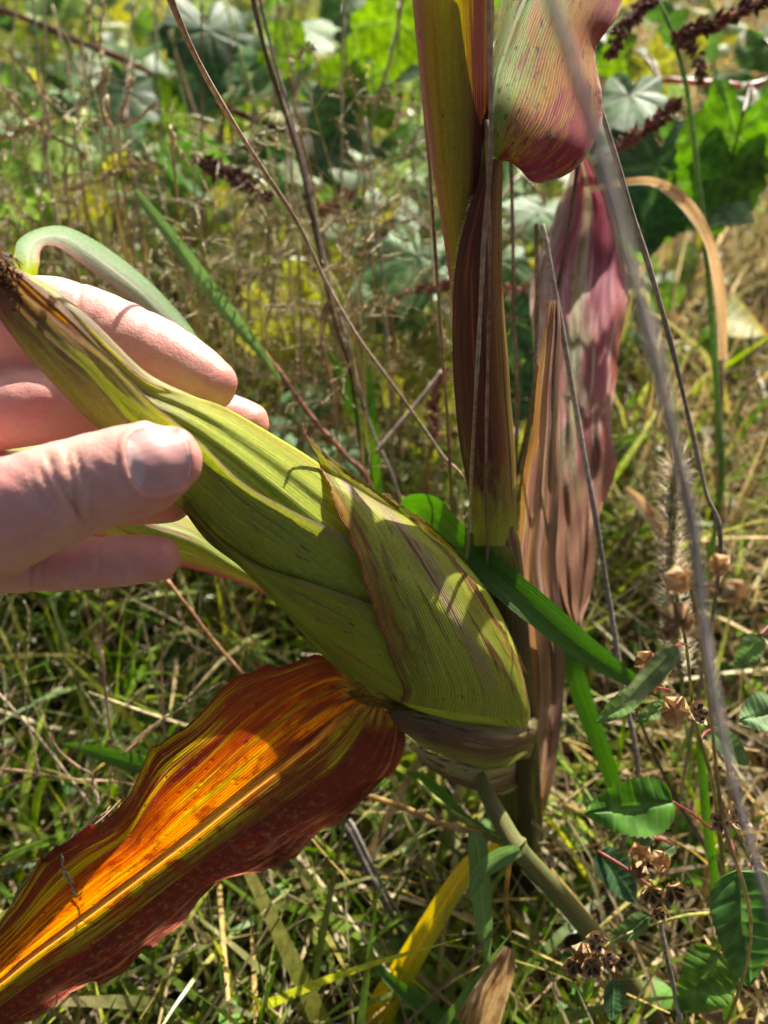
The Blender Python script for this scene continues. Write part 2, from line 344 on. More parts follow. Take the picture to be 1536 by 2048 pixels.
rows = [[(1090, 150, 0.2745), (1095, 160, 0.2753), (1100, 170, 0.281), (1105, 175, 0.2767), (1110, 180, 0.2775)], [(1120, 250, 0.3357), (1130, 255, 0.3372), (1142, 260, 0.344), (1150, 266, 0.3402), (1160, 270, 0.3417)], [(1140, 350, 0.3993), (1158, 352, 0.4019), (1172, 355, 0.409), (1186, 358, 0.4061), (1200, 360, 0.4082)], [(1108, 430, 0.4085), (1142, 428, 0.4136), (1176, 428, 0.4236), (1208, 430, 0.4233), (1232, 436, 0.4269)], [(1074, 520, 0.4051), (1116, 516, 0.4113), (1168, 514, 0.424), (1212, 514, 0.4255), (1252, 520, 0.4315)], [(1060, 620, 0.3925), (1110, 618, 0.3999), (1158, 616, 0.412), (1208, 614, 0.4144), (1254, 622, 0.4212)], [(1068, 720, 0.3821), (1105, 718, 0.3876), (1150, 718, 0.3992), (1196, 716, 0.4011), (1236, 722, 0.407)], [(1078, 820, 0.3733), (1104, 816, 0.3771), (1142, 814, 0.3878), (1184, 816, 0.389), (1224, 820, 0.3949)], [(1084, 920, 0.3649), (1108, 918, 0.3685), (1142, 918, 0.3785), (1188, 920, 0.3803), (1232, 928, 0.3869)], [(1090, 1010, 0.3579), (1112, 1010, 0.3612), (1140, 1010, 0.3703), (1176, 1012, 0.3707), (1204, 1016, 0.3748)], [(1098, 1110, 0.3502), (1116, 1112, 0.3528), (1138, 1114, 0.3611), (1166, 1116, 0.3602), (1190, 1116, 0.3638)], [(1118, 1200, 0.3439), (1130, 1204, 0.3457), (1144, 1208, 0.3527), (1160, 1210, 0.3501), (1176, 1208, 0.3525)], [(1140, 1250, 0.3422), (1146, 1254, 0.3431), (1152, 1256, 0.349), (1158, 1256, 0.3449), (1164, 1254, 0.3458)]]
V = sheet(rows, 120, 36, lambda u, v: np.stack([6 * np.sin(v * 38) * (u - .5), 0 * u, .003 * np.sin(v * 34 + u * 3) * np.abs(u - .5) * 2 - .002 * np.exp(-((u - .5) / .05) ** 2) + .0016 * np.sin(u * 20) + .0009 * np.sin(v * 61 + 5 * u) * np.sin(u * 11 + v * 9) + .0006 * np.sin(u * 47 + 4 * np.sin(v * 21))], -1))
MB().grid(V).build('drooping_leaf', M['leaf_pink'], corn)
# brown dried leaf hanging along the stalk
M['leaf_dry'] = corn_mat('dried_blade_skin', [(0, (.38, .2, .08)), (.3, (.34, .22, .13)), (.5, (.36, .27, .2)), (.7, (.2, .12, .08)), (1, (.13, .08, .05))],
    streaks=[((.22, .11, .14), 10, 6, .52, .66), ((.45, .24, .09), 14, 5, .56, .68), ((.46, .38, .3), 20, 3, .58, .7), ((.07, .04, .025), 16, 4, .58, .68)], trans=.25, veins=22, ls=6, seed=9, rough=.6)
rows = []
for y, l, rr in [(600, 1098, 1118), (660, 1088, 1122), (760, 1074, 1118), (850, 1066, 1116), (950, 1046, 1118), (1040, 1040, 1116), (1130, 1032, 1112), (1220, 1046, 1122), (1330, 1058, 1130), (1430, 1060, 1124), (1530, 1052, 1112), (1620, 1046, 1092), (1700, 1040, 1072)]:
    d = SD(y) + .014; w_ = rr - l
    rows.append([(l, y, d), (l + w_ * .3, y + 3, d - .007), (l + w_ * .55, y, d + .001), (l + w_ * .75, y - 2, d - .005), (rr, y, d + .004)])
V = sheet(rows, 120, 24, dz(lambda u, v: .0018 * np.sin(v * 40 + 4 * u) * u))
MB().grid(V).build('dried_leaf', M['leaf_dry'], corn)

# ------------------------------------------------------------ the ear
ax = np.array([(-18, 545, 26), (22, 578, 47), (75, 630, 62), (135, 690, 71), (245, 800, 74), (345, 872, 92), (420, 922, 106), (525, 1000, 120), (670, 1112, 138), (780, 1198, 154), (855, 1265, 148), (915, 1325, 124), (962, 1370, 92), (1000, 1412, 62), (1020, 1440, 45)], float)
axd = np.interp(ax[:, 0], [-18, 22, 345, 670, 915, 1020], [.196, .197, .216, .254, .298, .318])
axs = spline(np.column_stack([ax, axd]), 240)
EAR3 = A(axs[:, [0, 1, 3]]); EARR = axs[:, 2] * axs[:, 3] / FPX
EBV = None
def ear_d(x, y, off):
    """distance of the ear's camera-side surface along a sight line, raised by off"""
    x = np.asarray(x, float); y = np.asarray(y, float); out = np.zeros(x.shape); off = np.broadcast_to(off, x.shape)
    for ij in np.ndindex(x.shape):
        ray = FWD + (x[ij] - 768) / FPX * RGT + (1024 - y[ij]) / FPX * UP; h = EBV.ray_cast(Vector(CAM), Vector(unit(ray)))[0]
        if h is None:
            k = np.argmin(np.hypot(x[ij] - axs[:, 0], y[ij] - axs[:, 1])); h = EBV.find_nearest(Vector(CAM + ray * axs[k, 3]))[0]
        out[ij] = (np.array(h) - CAM) @ FWD
    for it in range(10):
        p = np.pad(out, 1, mode='reflect', reflect_type='odd'); out = np.minimum(out, (p[:-2, 1:-1] + p[2:, 1:-1] + p[1:-1, :-2] + p[1:-1, 2:]) / 4) * .7 + .3 * (p[:-2, 1:-1] + p[2:, 1:-1] + p[1:-1, :-2] + p[1:-1, 2:]) / 4
    return out - off
def husk_sheet(rows, off, n=90, m=40, fn=None, lift=None, rag=0.):
    P = spline(np.asarray(rows, float), n); P = np.swapaxes(spline(np.swapaxes(P, 0, 1), m), 0, 1)
    u, v = np.meshgrid(np.linspace(0, 1, m), np.linspace(0, 1, n))
    P[..., 0] += rag * np.convolve(rng.normal(0, 1, n + 4), np.ones(5) / 3, 'valid')[:, None] * (np.exp(-(u / .05) ** 2) + np.exp(-((1 - u) / .05) ** 2)) * sstep(v, .1, .3)
    o = off + (lift(u, v) if lift else 0)
    return A(np.stack([P[..., 0], P[..., 1], ear_d(P[..., 0], P[..., 1], o)], -1))
def taper(V):   # v runs from base to tip in the husk materials
    return V[::-1]
M['husk_in'] = corn_mat('inner_husk_skin', [(0, (.36, .42, .05)), (.25, (.31, .38, .035)), (.5, (.32, .39, .035)), (.75, (.38, .44, .055)), (1, (.42, .46, .07))],
    streaks=[((.45, .5, .12), 46, 1.6, .5, .66), ((.22, .29, .03), 40, 2, .53, .66)], blotches=[((.24, .15, .07), 14, 4, .56, .68, -1, 2, .35, .8), ((.2, .14, .1), 10, 3, .42, .6, -1, 2, .62, .9), ((.4, .18, .04), 8, 8, .5, .6, -1, 2, .72, .95)],
    tip=((.16, .065, .025), .9, .97), trans=.3, veins=90, ls=2, seed=1, vdark=.8, tboost=1.6, speck=((.1, .05, .03), 50, 30))
ear = thing('ear', '', '', ORG[corn.name]); del ear['label'], ear['category'], ear['kind']; ear.parent = corn; ear.location = (0, 0, 0)
mb = MB(); k = 64; mb.tube(EAR3[::-1], EARR[::-1] * .985, k, up=(0, 0, 1))
V0 = mb.v[0].reshape(-1, k, 3); cen = EAR3[::-1][:, None]; th = np.arange(k) / k * 2 * math.pi; vv = np.linspace(0, 1, len(V0))[:, None]
ridge = 1 + (.012 * np.sin(th * 17 + 3 * vv) + .018 * np.sin(th * 9 - 4 * vv + 1)) * sstep(vv, .1, .5)
mb.v[0] = (cen + (V0 - cen) * ridge[..., None]).reshape(-1, 3)
core = mb.build('inner_husk', M['husk_in'], ear)
EBV = BVHTree.FromPolygons([tuple(v) for v in np.concatenate(mb.v)], [tuple(q) for q in np.concatenate(mb.q)])

def husk(name, rows, off, mat, lift=None, n=110, m=44, rag=0.):
    V = husk_sheet(rows, off, n, m, lift=lift, rag=rag); return MB().grid(V).build(name, mat, ear), V
# upper husk whose lit margin folds over the top, base at v=0, tip at v=1
M['husk_top'] = corn_mat('upper_husk_skin', [(0, (.42, .34, .04)), (.07, (.34, .33, .05)), (.2, (.38, .43, .05)), (.6, (.32, .39, .035)), (1, (.33, .4, .04))],
    streaks=[((.46, .51, .12), 40, 1.5, .5, .66), ((.22, .29, .03), 30, 2, .52, .66)], blotches=[((.19, .13, .09), 9, 3, .36, .54, -.1, .7, .55, .92), ((.15, .08, .035), 7, 6, .34, .5, -1, 2, .78, 1.1), ((.45, .22, .04), 9, 9, .48, .58, -1, 2, .78, .98)],
    tip=((.26, .13, .045), .8, .93), trans=.36, veins=70, ls=2, seed=12, vdark=.78, tboost=1.7)
top = [[(840, 1130), (800, 1190), (760, 1260), (740, 1330)],
       [(742, 1010), (730, 1090), (700, 1170), (640, 1250)],
       [(640, 928), (620, 1000), (585, 1080), (520, 1140)],
       [(545, 868), (528, 930), (500, 1000), (440, 1062)],
       [(452, 815), (440, 870), (420, 930), (372, 1000)],
       [(385, 792), (372, 830), (350, 880), (300, 930)],
       [(298, 762), (285, 790), (262, 830), (212, 862)],
       [(225, 700), (205, 730), (175, 765), (140, 785)],
       [(150, 628), (130, 665), (105, 695), (75, 715)],
       [(78, 572), (60, 600), (38, 625), (16, 634)],
       [(20, 528), (10, 548), (-5, 566), (-22, 580)]]
o, _ = husk('husk_leaf', top, .0008, M['husk_top'], lift=lambda u, v: .0022 * np.exp(-(u / .10) ** 2) * sstep(v, .1, .35) + .0005 * np.sin(u * 30 + v * 5))
# the long lower husk with its dry fold line
M['husk_left'] = corn_mat('lower_husk_skin', [(0, (.30, .24, .15)), (.05, (.3, .31, .07)), (.15, (.33, .4, .04)), (.5, (.35, .42, .045)), (.9, (.35, .41, .05)), (1, (.28, .3, .06))],
    streaks=[((.42, .47, .09), 30, 1.2, .5, .7), ((.24, .32, .03), 22, 1.5, .52, .7)], blotches=[((.22, .11, .04), 11, 7, .6, .68, .2, .9, .2, .7), ((.2, .15, .11), 9, 2.5, .5, .64, -.1, .4, .3, .8), ((.2, .13, .08), 8, 5, .38, .56, -.2, .6, .70, 1.1)],
    tip=((.28, .15, .06), .8, .93), trans=.34, veins=90, ls=2, seed=22, vdark=.86, speck=((.08, .05, .02), 40, 26))
left = [[(850, 1300), (835, 1345), (815, 1385), (795, 1402)],
        [(790, 1190), (765, 1260), (725, 1320), (690, 1338)],
        [(700, 1082), (680, 1160), (640, 1225), (588, 1238)],
        [(590, 1024), (575, 1080), (540, 1130), (478, 1126)],
        [(490, 968), (475, 1010), (445, 1050), (392, 1046)],
        [(395, 880), (380, 915), (350, 965), (312, 970)],
        [(300, 800), (275, 840), (240, 880), (205, 868)],
        [(215, 715), (190, 745), (155, 785), (128, 790)],
        [(125, 645), (105, 675), (80, 705), (52, 708)],
        [(55, 590), (40, 610), (18, 634), (-5, 630)],
        [(10, 545), (0, 560), (-12, 575), (-26, 576)]]
husk('husk_leaf', left, .0018, M['husk_left'], lift=lambda u, v: .0014 * np.exp(-(u / .07) ** 2) * sstep(v, .05, .3))
low2 = [[(880, 1330), (850, 1370), (825, 1398), (800, 1412)],
        [(770, 1225), (745, 1280), (705, 1330), (668, 1332)],
        [(640, 1172), (615, 1210), (590, 1240), (560, 1216)],
        [(520, 1132), (505, 1140), (490, 1142), (470, 1124)],
        [(440, 1078), (428, 1082), (414, 1082), (400, 1060)],
        [(368, 1002), (364, 1006), (360, 1008), (354, 1004)]]
husk('husk_leaf', low2, .0030, M['husk_left'], lift=lambda u, v: .001 * np.exp(-(u / .1) ** 2))
# torn husk edge on the far side
M['husk_edge'] = corn_mat('torn_husk_skin', [(0, (.3, .3, .05)), (.5, (.34, .22, .04)), (1, (.22, .09, .03))], streaks=[((.16, .06, .03), 14, 8, .46, .6), ((.5, .38, .06), 12, 6, .55, .66)], trans=.45, veins=16, ls=5, seed=2, tboost=1.7)
back = [[(1010, 1330), (1030, 1330), (1056, 1350)], [(960, 1210), (985, 1215), (1004, 1232)], [(900, 1120), (925, 1122), (945, 1140)], [(850, 1060), (868, 1058), (890, 1078)], [(800, 1015), (812, 1016), (826, 1036)], [(775, 998), (786, 1000), (796, 1012)], [(752, 992), (760, 993), (768, 997)]]
P = spline(np.array(back, float), 60); P = np.swapaxes(spline(np.swapaxes(P, 0, 1), 12), 0, 1)
d = np.interp(P[..., 0], [750, 850, 1050], [.262, .278, .308]); vv = np.linspace(0, 1, 60)[:, None]
P3 = np.concatenate([P, d[..., None]], -1); P3[..., 1] += -10 * np.exp(-((vv - .88) / .06) ** 2) + rng.normal(0, 1.4, P3.shape[:1])[:, None]
MB().grid(A(P3)).build('husk_leaf', M['husk_edge'], ear)
# short outer husk in front with pointed dry tip
M['husk_out'] = corn_mat('outer_husk_skin', [(0, (.2, .1, .05)), (.06, (.28, .31, .04)), (.3, (.38, .44, .055)), (.5, (.39, .43, .07)), (.62, (.36, .39, .07)), (.85, (.38, .43, .04)), (.95, (.3, .22, .03)), (1, (.38, .17, .03))],
    streaks=[((.44, .48, .1), 30, 2, .53, .66), ((.24, .3, .04), 24, 3, .54, .66)],
    blotches=[((.36, .28, .16), 11, 2.4, .42, .56, .45, .66, .14, .6), ((.16, .07, .03), 12, 4, .54, .64, .36, .8, .1, .75), ((.15, .06, .03), 9, 5, .48, .62, -.1, .26, .2, .7), ((.42, .19, .04), 9, 6, .32, .5, -.2, .12, .25, .9), ((.4, .2, .05), 14, 9, .4, .54, .9, 1.2, .2, .9), ((.34, .26, .16), 10, 5, .46, .6, .1, .9, .55, .95), ((.2, .08, .03), 12, 8, .5, .6, .8, 1.2, .2, .8), ((.2, .17, .04), 9, 7, .58, .68, -1, 2, .0, .5)],
    tip=((.26, .17, .11), .72, .88), trans=.34, veins=50, ls=3, seed=41, vdark=.74, tboost=1.5, vb=.0004, wmix=.55, edge=((.2, .09, .035), .9, 1.0), speck=((.09, .04, .02), 34, 20))
out = [[(800, 1404), (870, 1418), (960, 1432), (1040, 1440), (1058, 1428)],
       [(806, 1380), (880, 1378), (965, 1390), (1035, 1404), (1056, 1396)],
       [(786, 1330), (855, 1310), (940, 1318), (1010, 1330), (1036, 1318)],
       [(756, 1250), (820, 1222), (890, 1215), (950, 1225), (984, 1222)],
       [(730, 1165), (780, 1135), (830, 1115), (880, 1110), (922, 1128)],
       [(700, 1068), (735, 1048), (772, 1030), (805, 1030), (842, 1056)],
       [(668, 1000), (692, 986), (715, 972), (738, 970), (764, 996)],
       [(645, 945), (658, 936), (670, 930), (684, 932), (700, 954)],
       [(626, 905), (632, 902), (640, 898), (648, 902), (654, 916)],
       [(612, 872), (615, 870), (618, 869), (620, 870), (622, 874)],
       [(604, 846), (605, 846), (606, 846), (607, 846), (608, 846)]]
o, V = husk('husk_leaf', out, .0042, M['husk_out'], lift=lambda u, v: .006 * sstep(v, .66, 1.) + .0007 * np.sin(v * 31 + 2) * np.exp(-(u / .1) ** 2) + .0016 * np.exp(-(u / .05) ** 2), n=150, m=70, rag=3.2)
o['label'] = 'short outer husk with a pointed dry tip'
# dried silk at the tip
sb = MB()
for i in range(150):
    p0 = np.array([rng.uniform(-12, 50), rng.uniform(535, 600)]); p0[1] = 560 + (p0[0] - 20) * .85 + rng.normal(0, 20)
    dr = np.array([-.8, -.62]) + rng.normal(0, .35, 2); L = rng.uniform(20, 70)
    q = [(p0[0] + dr[0] * L * t + rng.normal(0, 3), p0[1] + dr[1] * L * t + 10 * t * t + rng.normal(0, 3), .188 + rng.uniform(0, .012)) for t in (0, .35, .7, 1)]
    sb.tube(A(np.array(q)), .00022, 4, col=np.array([(.22, .09, .03), (.35, .17, .05), (.1, .04, .02)][i % 3]))
s_ = sb.build('silk', M['dry'], ear); s_['kind'] = 'stuff'

# ------------------------------------------------------------ sheath under the ear, ligule and the orange blade
M['sheath_ear'] = corn_mat('ear_sheath_skin', [(0, (.36, .31, .17)), (.25, (.33, .28, .13)), (.42, (.17, .09, .045)), (.6, (.14, .065, .035)), (.75, (.22, .2, .05)), (.9, (.32, .34, .08)), (1, (.2, .26, .04))],
    streaks=[((.1, .05, .035), 12, 5, .5, .64), ((.28, .24, .12), 16, 3, .56, .68)], trans=.18, veins=30, ls=3, seed=14, vdark=.7)
rows = [[(772, 1412, .290), (776, 1424, .284), (784, 1440, .282), (796, 1456, .285), (808, 1462, .290)],
        [(812, 1404, .292), (818, 1424, .283), (826, 1450, .280), (836, 1480, .284), (846, 1494, .293)],
        [(880, 1404, .297), (880, 1430, .285), (882, 1466, .282), (890, 1500, .288), (900, 1516, .300)],
        [(958, 1426, .303), (952, 1450, .291), (950, 1484, .287), (954, 1518, .294), (962, 1536, .308)],
        [(1028, 1442, .310), (1016, 1466, .300), (1006, 1494, .296), (1002, 1520, .302), (1004, 1536, .315)],
        [(1064, 1436, .322), (1060, 1458, .316), (1054, 1480, .314), (1046, 1502, .320), (1036, 1520, .33)],
        [(1078, 1440, .345), (1076, 1458, .343), (1072, 1478, .343), (1066, 1500, .346), (1060, 1516, .35)]]
shE = MB().grid(sheet(rows, 70, 36)).build('ear_leaf_sheath', M['sheath_ear'], corn)
rows = [[(820, 1490, .30), (850, 1530, .306), (880, 1545, .312)], [(880, 1510, .303), (900, 1560, .312), (930, 1572, .32)], [(960, 1530, .31), (975, 1580, .322), (1000, 1590, .33)], [(1035, 1515, .352), (1045, 1555, .368), (1046, 1570, .372)]]
MB().grid(sheet(rows, 24, 12)).build('ear_leaf_sheath', M['sheath_ear'], corn)
lg = [[(672, 1338, .298), (684, 1330, .296), (700, 1322, .300)], [(690, 1375, .288), (706, 1364, .29), (730, 1360, .296)], [(712, 1402, .284), (738, 1396, .287), (770, 1392, .293)], [(760, 1416, .284), (778, 1408, .286), (800, 1402, .290)], [(796, 1420, .284), (804, 1412, .286), (812, 1404, .290)]]
M['ligule'] = corn_mat('ligule_skin', [(0, (.28, .2, .05)), (.6, (.3, .22, .06)), (1, (.45, .38, .28))], streaks=[((.16, .06, .03), 5, 24, .48, .62)], trans=.35, veins=10, ls=20, seed=4)
V = sheet(lg, 80, 14); V[:, -1] += (rng.random((80, 1)) * .0022) * UP; lig = MB().grid(V).build('ligule', M['ligule'], corn)

t = NT('orange_blade_skin'); u, v = t.uv()
nu = lambda fu, fv, sd, det=4.: t.noise(t.xyz(t.math('MULTIPLY', u, fu), t.math('MULTIPLY', v, fv), sd), 1., det, .62)
us = t.math('ADD', u, t.math('MULTIPLY', t.math('SUBTRACT', nu(16, 5, 1.), .5), .10))
c = t.ramp(us, [(0, (.05, .010, .012)), (.09, (.09, .020, .012)), (.20, (.15, .03, .01)), (.32, (.32, .065, .006)), (.45, (.52, .155, .008)), (.51, (.42, .13, .015)), (.55, (.16, .15, .015)), (.60, (.11, .075, .014)), (.65, (.07, .017, .012)), (.82, (.085, .022, .018)), (.93, (.075, .017, .017)), (1, (.16, .07, .05))])  # natural maroon below the rib, deepened to paint in that half's shade
c = t.mix(t.math('MULTIPLY', t.math('MULTIPLY', t.mr(nu(30, 1.6, 5.), .54, .66), t.mr(u, .72, .62)), .8), c, (.34, .30, .02))            # yellow green stripes
c = t.mix(t.math('MULTIPLY', t.mr(nu(34, 4.5, 9., 5.), .50, .64), .85), c, (.09, .014, .016))          # wine stripes
c = t.mix(t.math('MULTIPLY', t.mr(nu(11, 16, 14., 6.), .50, .64), .85), c, (.13, .02, .012))
c = t.mix(t.math('MULTIPLY', t.mr(nu(60, 70, 17., 4.), .56, .72), .4), c, (.3, .15, .06))    # fine mottling
c = t.mix(t.math('MULTIPLY', t.math('MULTIPLY', t.mr(u, .74, .84), t.mr(nu(26, 9, 20.), .50, .62)), .7), c, (.34, .15, .09))
sp_ = t.voro(t.xyz(t.math('MULTIPLY', u, 17.), t.math('MULTIPLY', v, 34.)), 1.); gs = nu(5, 6, 30., 2.)
c = t.mix(t.math('MULTIPLY', t.mr(sp_, .2, .12), t.mr(gs, .55, .62)), c, (.09, .016, .01)); c = t.mix(t.math('MULTIPLY', t.mr(nu(12, 22, 51., 6.), .54, .66), .8), c, (.11, .018, .008)); c = t.mix(t.math('MULTIPLY', t.math('MULTIPLY', t.mr(nu(22, 2.2, 57., 4.), .52, .62), t.mr(u, .66, .6)), .5), c, (.3, .27, .02)); c = t.mix(t.math('MULTIPLY', t.math('MULTIPLY', t.mr(nu(24, 60, 61., 5.), .5, .66), t.mr(u, .62, .72)), .6), c, (.2, .09, .05))
c = t.mix(t.math('MULTIPLY', t.mr(sp_, .07, .05), t.mr(gs, .60, .66)), c, (.42, .22, .06))
rb = t.math('ABSOLUTE', t.math('SUBTRACT', u, .5))
c = t.mix(t.mr(rb, .03, .012), c, (.50, .24, .06))
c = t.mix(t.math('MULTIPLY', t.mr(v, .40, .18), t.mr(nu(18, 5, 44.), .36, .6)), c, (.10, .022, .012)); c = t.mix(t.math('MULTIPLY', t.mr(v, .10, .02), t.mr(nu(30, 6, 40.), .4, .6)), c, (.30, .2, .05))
h = t.math('ADD', t.math('MULTIPLY', nu(150, 5, 3.), .7), t.math('MULTIPLY_ADD', t.math('SINE', t.math('MULTIPLY', u, 2 * math.pi * 70)), .2, .3))
c = t.hsv(c, .5, 1., t.mr(h, .3, .8, .58, 1.2)); pits = t.mr(sp_, .10, .2)
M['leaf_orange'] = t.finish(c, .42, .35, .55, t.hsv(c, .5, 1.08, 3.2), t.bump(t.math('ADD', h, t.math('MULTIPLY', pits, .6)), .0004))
def od(x, y, k): return np.interp(x, [-200, 0, 300, 700, 820], [.228, .240, .262, .288, .292]) + k
rows = [[(690, 1345), (706, 1368), (732, 1398), (768, 1418), (800, 1436)],
        [(655, 1300), (664, 1352), (690, 1430), (756, 1470), (812, 1468)],
        [(555, 1308), (578, 1392), (622, 1484), (712, 1552), (786, 1545)],
        [(445, 1380), (484, 1468), (545, 1545), (622, 1618), (694, 1626)],
        [(342, 1468), (400, 1546), (468, 1605), (548, 1668), (612, 1688)],
        [(272, 1548), (322, 1618), (390, 1668), (464, 1724), (552, 1738)],
        [(226, 1640), (262, 1690), (320, 1722), (390, 1770), (446, 1762)],
        [(132, 1676), (188, 1744), (246, 1778), (306, 1836), (360, 1846)],
        [(62, 1750), (108, 1812), (152, 1848), (212, 1908), (262, 1930)],
        [(-8, 1850), (28, 1890), (62, 1915), (112, 1968), (152, 1986)],
        [(-80, 1924), (-42, 1956), (-8, 1972), (34, 2018), (62, 2038)],
        [(-170, 1996), (-140, 2016), (-104, 2042), (-60, 2082), (-40, 2096)]]
K = [-.024, -.009, .004, .0035, .005]
rows = [[(x, y, float(od(x, y, k * min(1, .25 + i * .3)))) for (x, y), k in zip(rw, K)] for i, rw in enumerate(rows)]
def of(u, v):
    e1 = np.clip((.3 - u) / .3, 0, 1) ** 2; e2 = np.clip((u - .7) / .3, 0, 1) ** 2
    rib = np.exp(-((u - .5) / .022) ** 2) * sstep(v, .03, .15)
    curl = e1 * np.exp(-((v - .13) / .09) ** 2)
    return np.stack([6 * e1 * np.sin(v * 44) + curl * 10, 7 * e1 * np.sin(v * 40 + 1) + 5 * e2 * np.sin(v * 52) + curl * 20,
                     .0035 * e1 * np.sin(v * 42) + .004 * e2 * np.sin(v * 38 + 1) - .0016 * rib + .0012 * np.sin(v * 25 + 6 * u) * (e1 + e2)], -1)
V = sheet(rows, 260, 80, of)
en = np.convolve(rng.normal(0, 1, 290), np.ones(5) / 5, 'same')[15:275, None, None]; eu = np.abs(np.linspace(-1, 1, 80))[None, :, None] ** 10
V = V + en * eu * (.0012 * UP + .0006 * RGT) + .0007 * np.convolve(rng.normal(0, 1, 290), np.ones(9) / 3, 'same')[15:275, None, None] * eu * FWD
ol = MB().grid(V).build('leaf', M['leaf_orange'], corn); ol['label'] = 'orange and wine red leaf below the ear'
# leaf passing behind the hand
M['leaf_back'] = corn_mat('green_pink_blade_skin', [(0, (.36, .12, .11)), (.12, (.3, .26, .06)), (.4, (.24, .32, .06)), (.6, (.3, .33, .07)), (.85, (.33, .3, .09)), (.95, (.4, .13, .14)), (1, (.38, .1, .12))],
    streaks=[((.32, .07, .08), 20, 4, .56, .66), ((.55, .5, .3), 20, 3, .58, .68)], trans=.4, veins=40, ls=4, seed=8)
rows = [[(1000, 1230, .335), (1005, 1250, .333), (1010, 1270, .336)], [(800, 1200, .34), (800, 1225, .333), (800, 1245, .34)], [(620, 1170, .335), (610, 1195, .326), (600, 1214, .333)], [(500, 1120, .326), (490, 1145, .315), (486, 1168, .322)], [(400, 1038, .315), (390, 1085, .302), (384, 1138, .312)],
        [(280, 975, .305), (262, 1040, .292), (250, 1100, .302)], [(130, 880, .296), (120, 950, .283), (110, 1030, .292)], [(0, 850, .29), (-10, 910, .277), (-20, 980, .286)], [(-140, 850, .285), (-150, 890, .275), (-160, 930, .282)]]
MB().grid(sheet(rows, 70, 20, dz(lambda u, v: .002 * np.sin(v * 22) * (u - .5)))).build('leaf', M['leaf_back'], corn)
# ------------------------------------------------------------ the hand
hm = MB()
def digit(pts, k=24, flat=1.0, cap=.85, n=40):
    q = spline(np.array(pts, float), n); hm.tube(A(q[:, :3]), q[:, 3] * q[:, 2] / FPX, k, cap=cap, flat=flat)
digit([(-300, 1100, .222, 150), (-180, 1085, .204, 140), (-60, 1058, .192, 124), (40, 1020, .187, 111), (120, 988, .1855, 104), (200, 962, .185, 98), (270, 942, .1845, 96), (325, 924, .1845, 84), (352, 914, .185, 66)], cap=.78)      # thumb
digit([(-300, 760, .24, 120), (-130, 690, .235, 112), (0, 664, .234, 104), (90, 640, .235, 88), (170, 650, .236, 78), (260, 690, .236, 80), (330, 722, .236, 76), (390, 752, .236, 66), (428, 772, .236, 54)])   # index
digit([(-300, 850, .24, 110), (-100, 826, .232, 92), (60, 812, .231, 80), (200, 806, .238, 70), (330, 812, .247, 66), (430, 832, .252, 56), (500, 850, .252, 46)])   # middle
digit([(-300, 960, .24, 105), (-100, 968, .240, 84), (50, 975, .243, 70), (170, 984, .244, 62), (270, 994, .243, 58), (345, 1000, .242, 46)])   # ring
digit([(-300, 1060, .232, 100), (-120, 1110, .222, 74), (0, 1126, .216, 62), (90, 1128, .213, 56), (180, 1126, .211, 54), (260, 1120, .211, 52), (322, 1116, .212, 46)])   # little finger
# palm and wrist, off to the left
pq = spline(np.array([(-230, 900, .236), (-420, 930, .240), (-640, 960, .246), (-860, 990, .25), (-1150, 1020, .26)], float), 20)
hm.tube(A(pq), np.interp(np.arange(20), [0, 6, 12, 19], [.031, .036, .027, .029]), 28, flat=.62, cap=.6, up=-FWD)
tmp = hm.build('hand_volume', None, origin=(0, 0, 0))
md = tmp.modifiers.new('r', 'REMESH'); md.mode = 'VOXEL'; md.voxel_size = .0008; md.use_smooth_shade = True
dg = bpy.context.evaluated_depsgraph_get(); me = bpy.data.meshes.new_from_object(tmp.evaluated_get(dg))
bpy.data.objects.remove(tmp)
nv = len(me.vertices); co = np.empty(nv * 3, np.float32); me.vertices.foreach_get('co', co); co = co.reshape(-1, 3).astype(float)
ed = np.empty(len(me.edges) * 2, np.int32); me.edges.foreach_get('vertices', ed); ed = ed.reshape(-1, 2)
deg = np.bincount(ed.ravel(), minlength=nv)[:, None]
def lap(c):
    s = np.zeros_like(c)
    for a in range(3):
        s[:, a] = np.bincount(ed[:, 0], c[ed[:, 1], a], nv) + np.bincount(ed[:, 1], c[ed[:, 0], a], nv)
    return s / deg
for it in range(14): co = co + .5 * (lap(co) - co); co = co - .0 * co
me.vertices.foreach_set('co', co.astype(np.float32).ravel()); me.update()
nr = np.empty(nv * 3, np.float32); me.vertices.foreach_get('normal', nr); nr = nr.reshape(-1, 3).astype(float)
px, py, pd = to_px(co); face = sstep(-(nr @ FWD), -.1, .35)
isth = (pd < .199) & (py > 820)
disp = np.zeros(nv)
def line(x0, y0, x1, y1, wd, dep, bow=0.):
    """a skin crease across a digit"""
    dx, dy = x1 - x0, y1 - y0; L = math.hypot(dx, dy); s = ((px - x0) * dx + (py - y0) * dy) / L / L
    q = ((px - x0) * -dy + (py - y0) * dx) / L - bow * 4 * s * (1 - s)
    return -dep * np.exp(-(q / wd) ** 2) * sstep(s, -.12, .15) * sstep(s, 1.12, .85)
for a in [(92, 905, 190, 1068, 5, .0008, 10), (128, 892, 150, 1035, 3.6, .00065, -6), (150, 905, 186, 1050, 4.2, .0008, -5), (168, 930, 200, 1048, 3.2, .0005, -4), (200, 930, 218, 1040, 4, .00028, -4), (76, 925, 120, 1010, 5, .0004, 5), (110, 910, 128, 980, 3, .00035, 0), (60, 940, 100, 1030, 5, .0003, 5), (140, 1000, 172, 1066, 3, .00045, 2)]:
    disp += .8 * line(*a) * isth * face
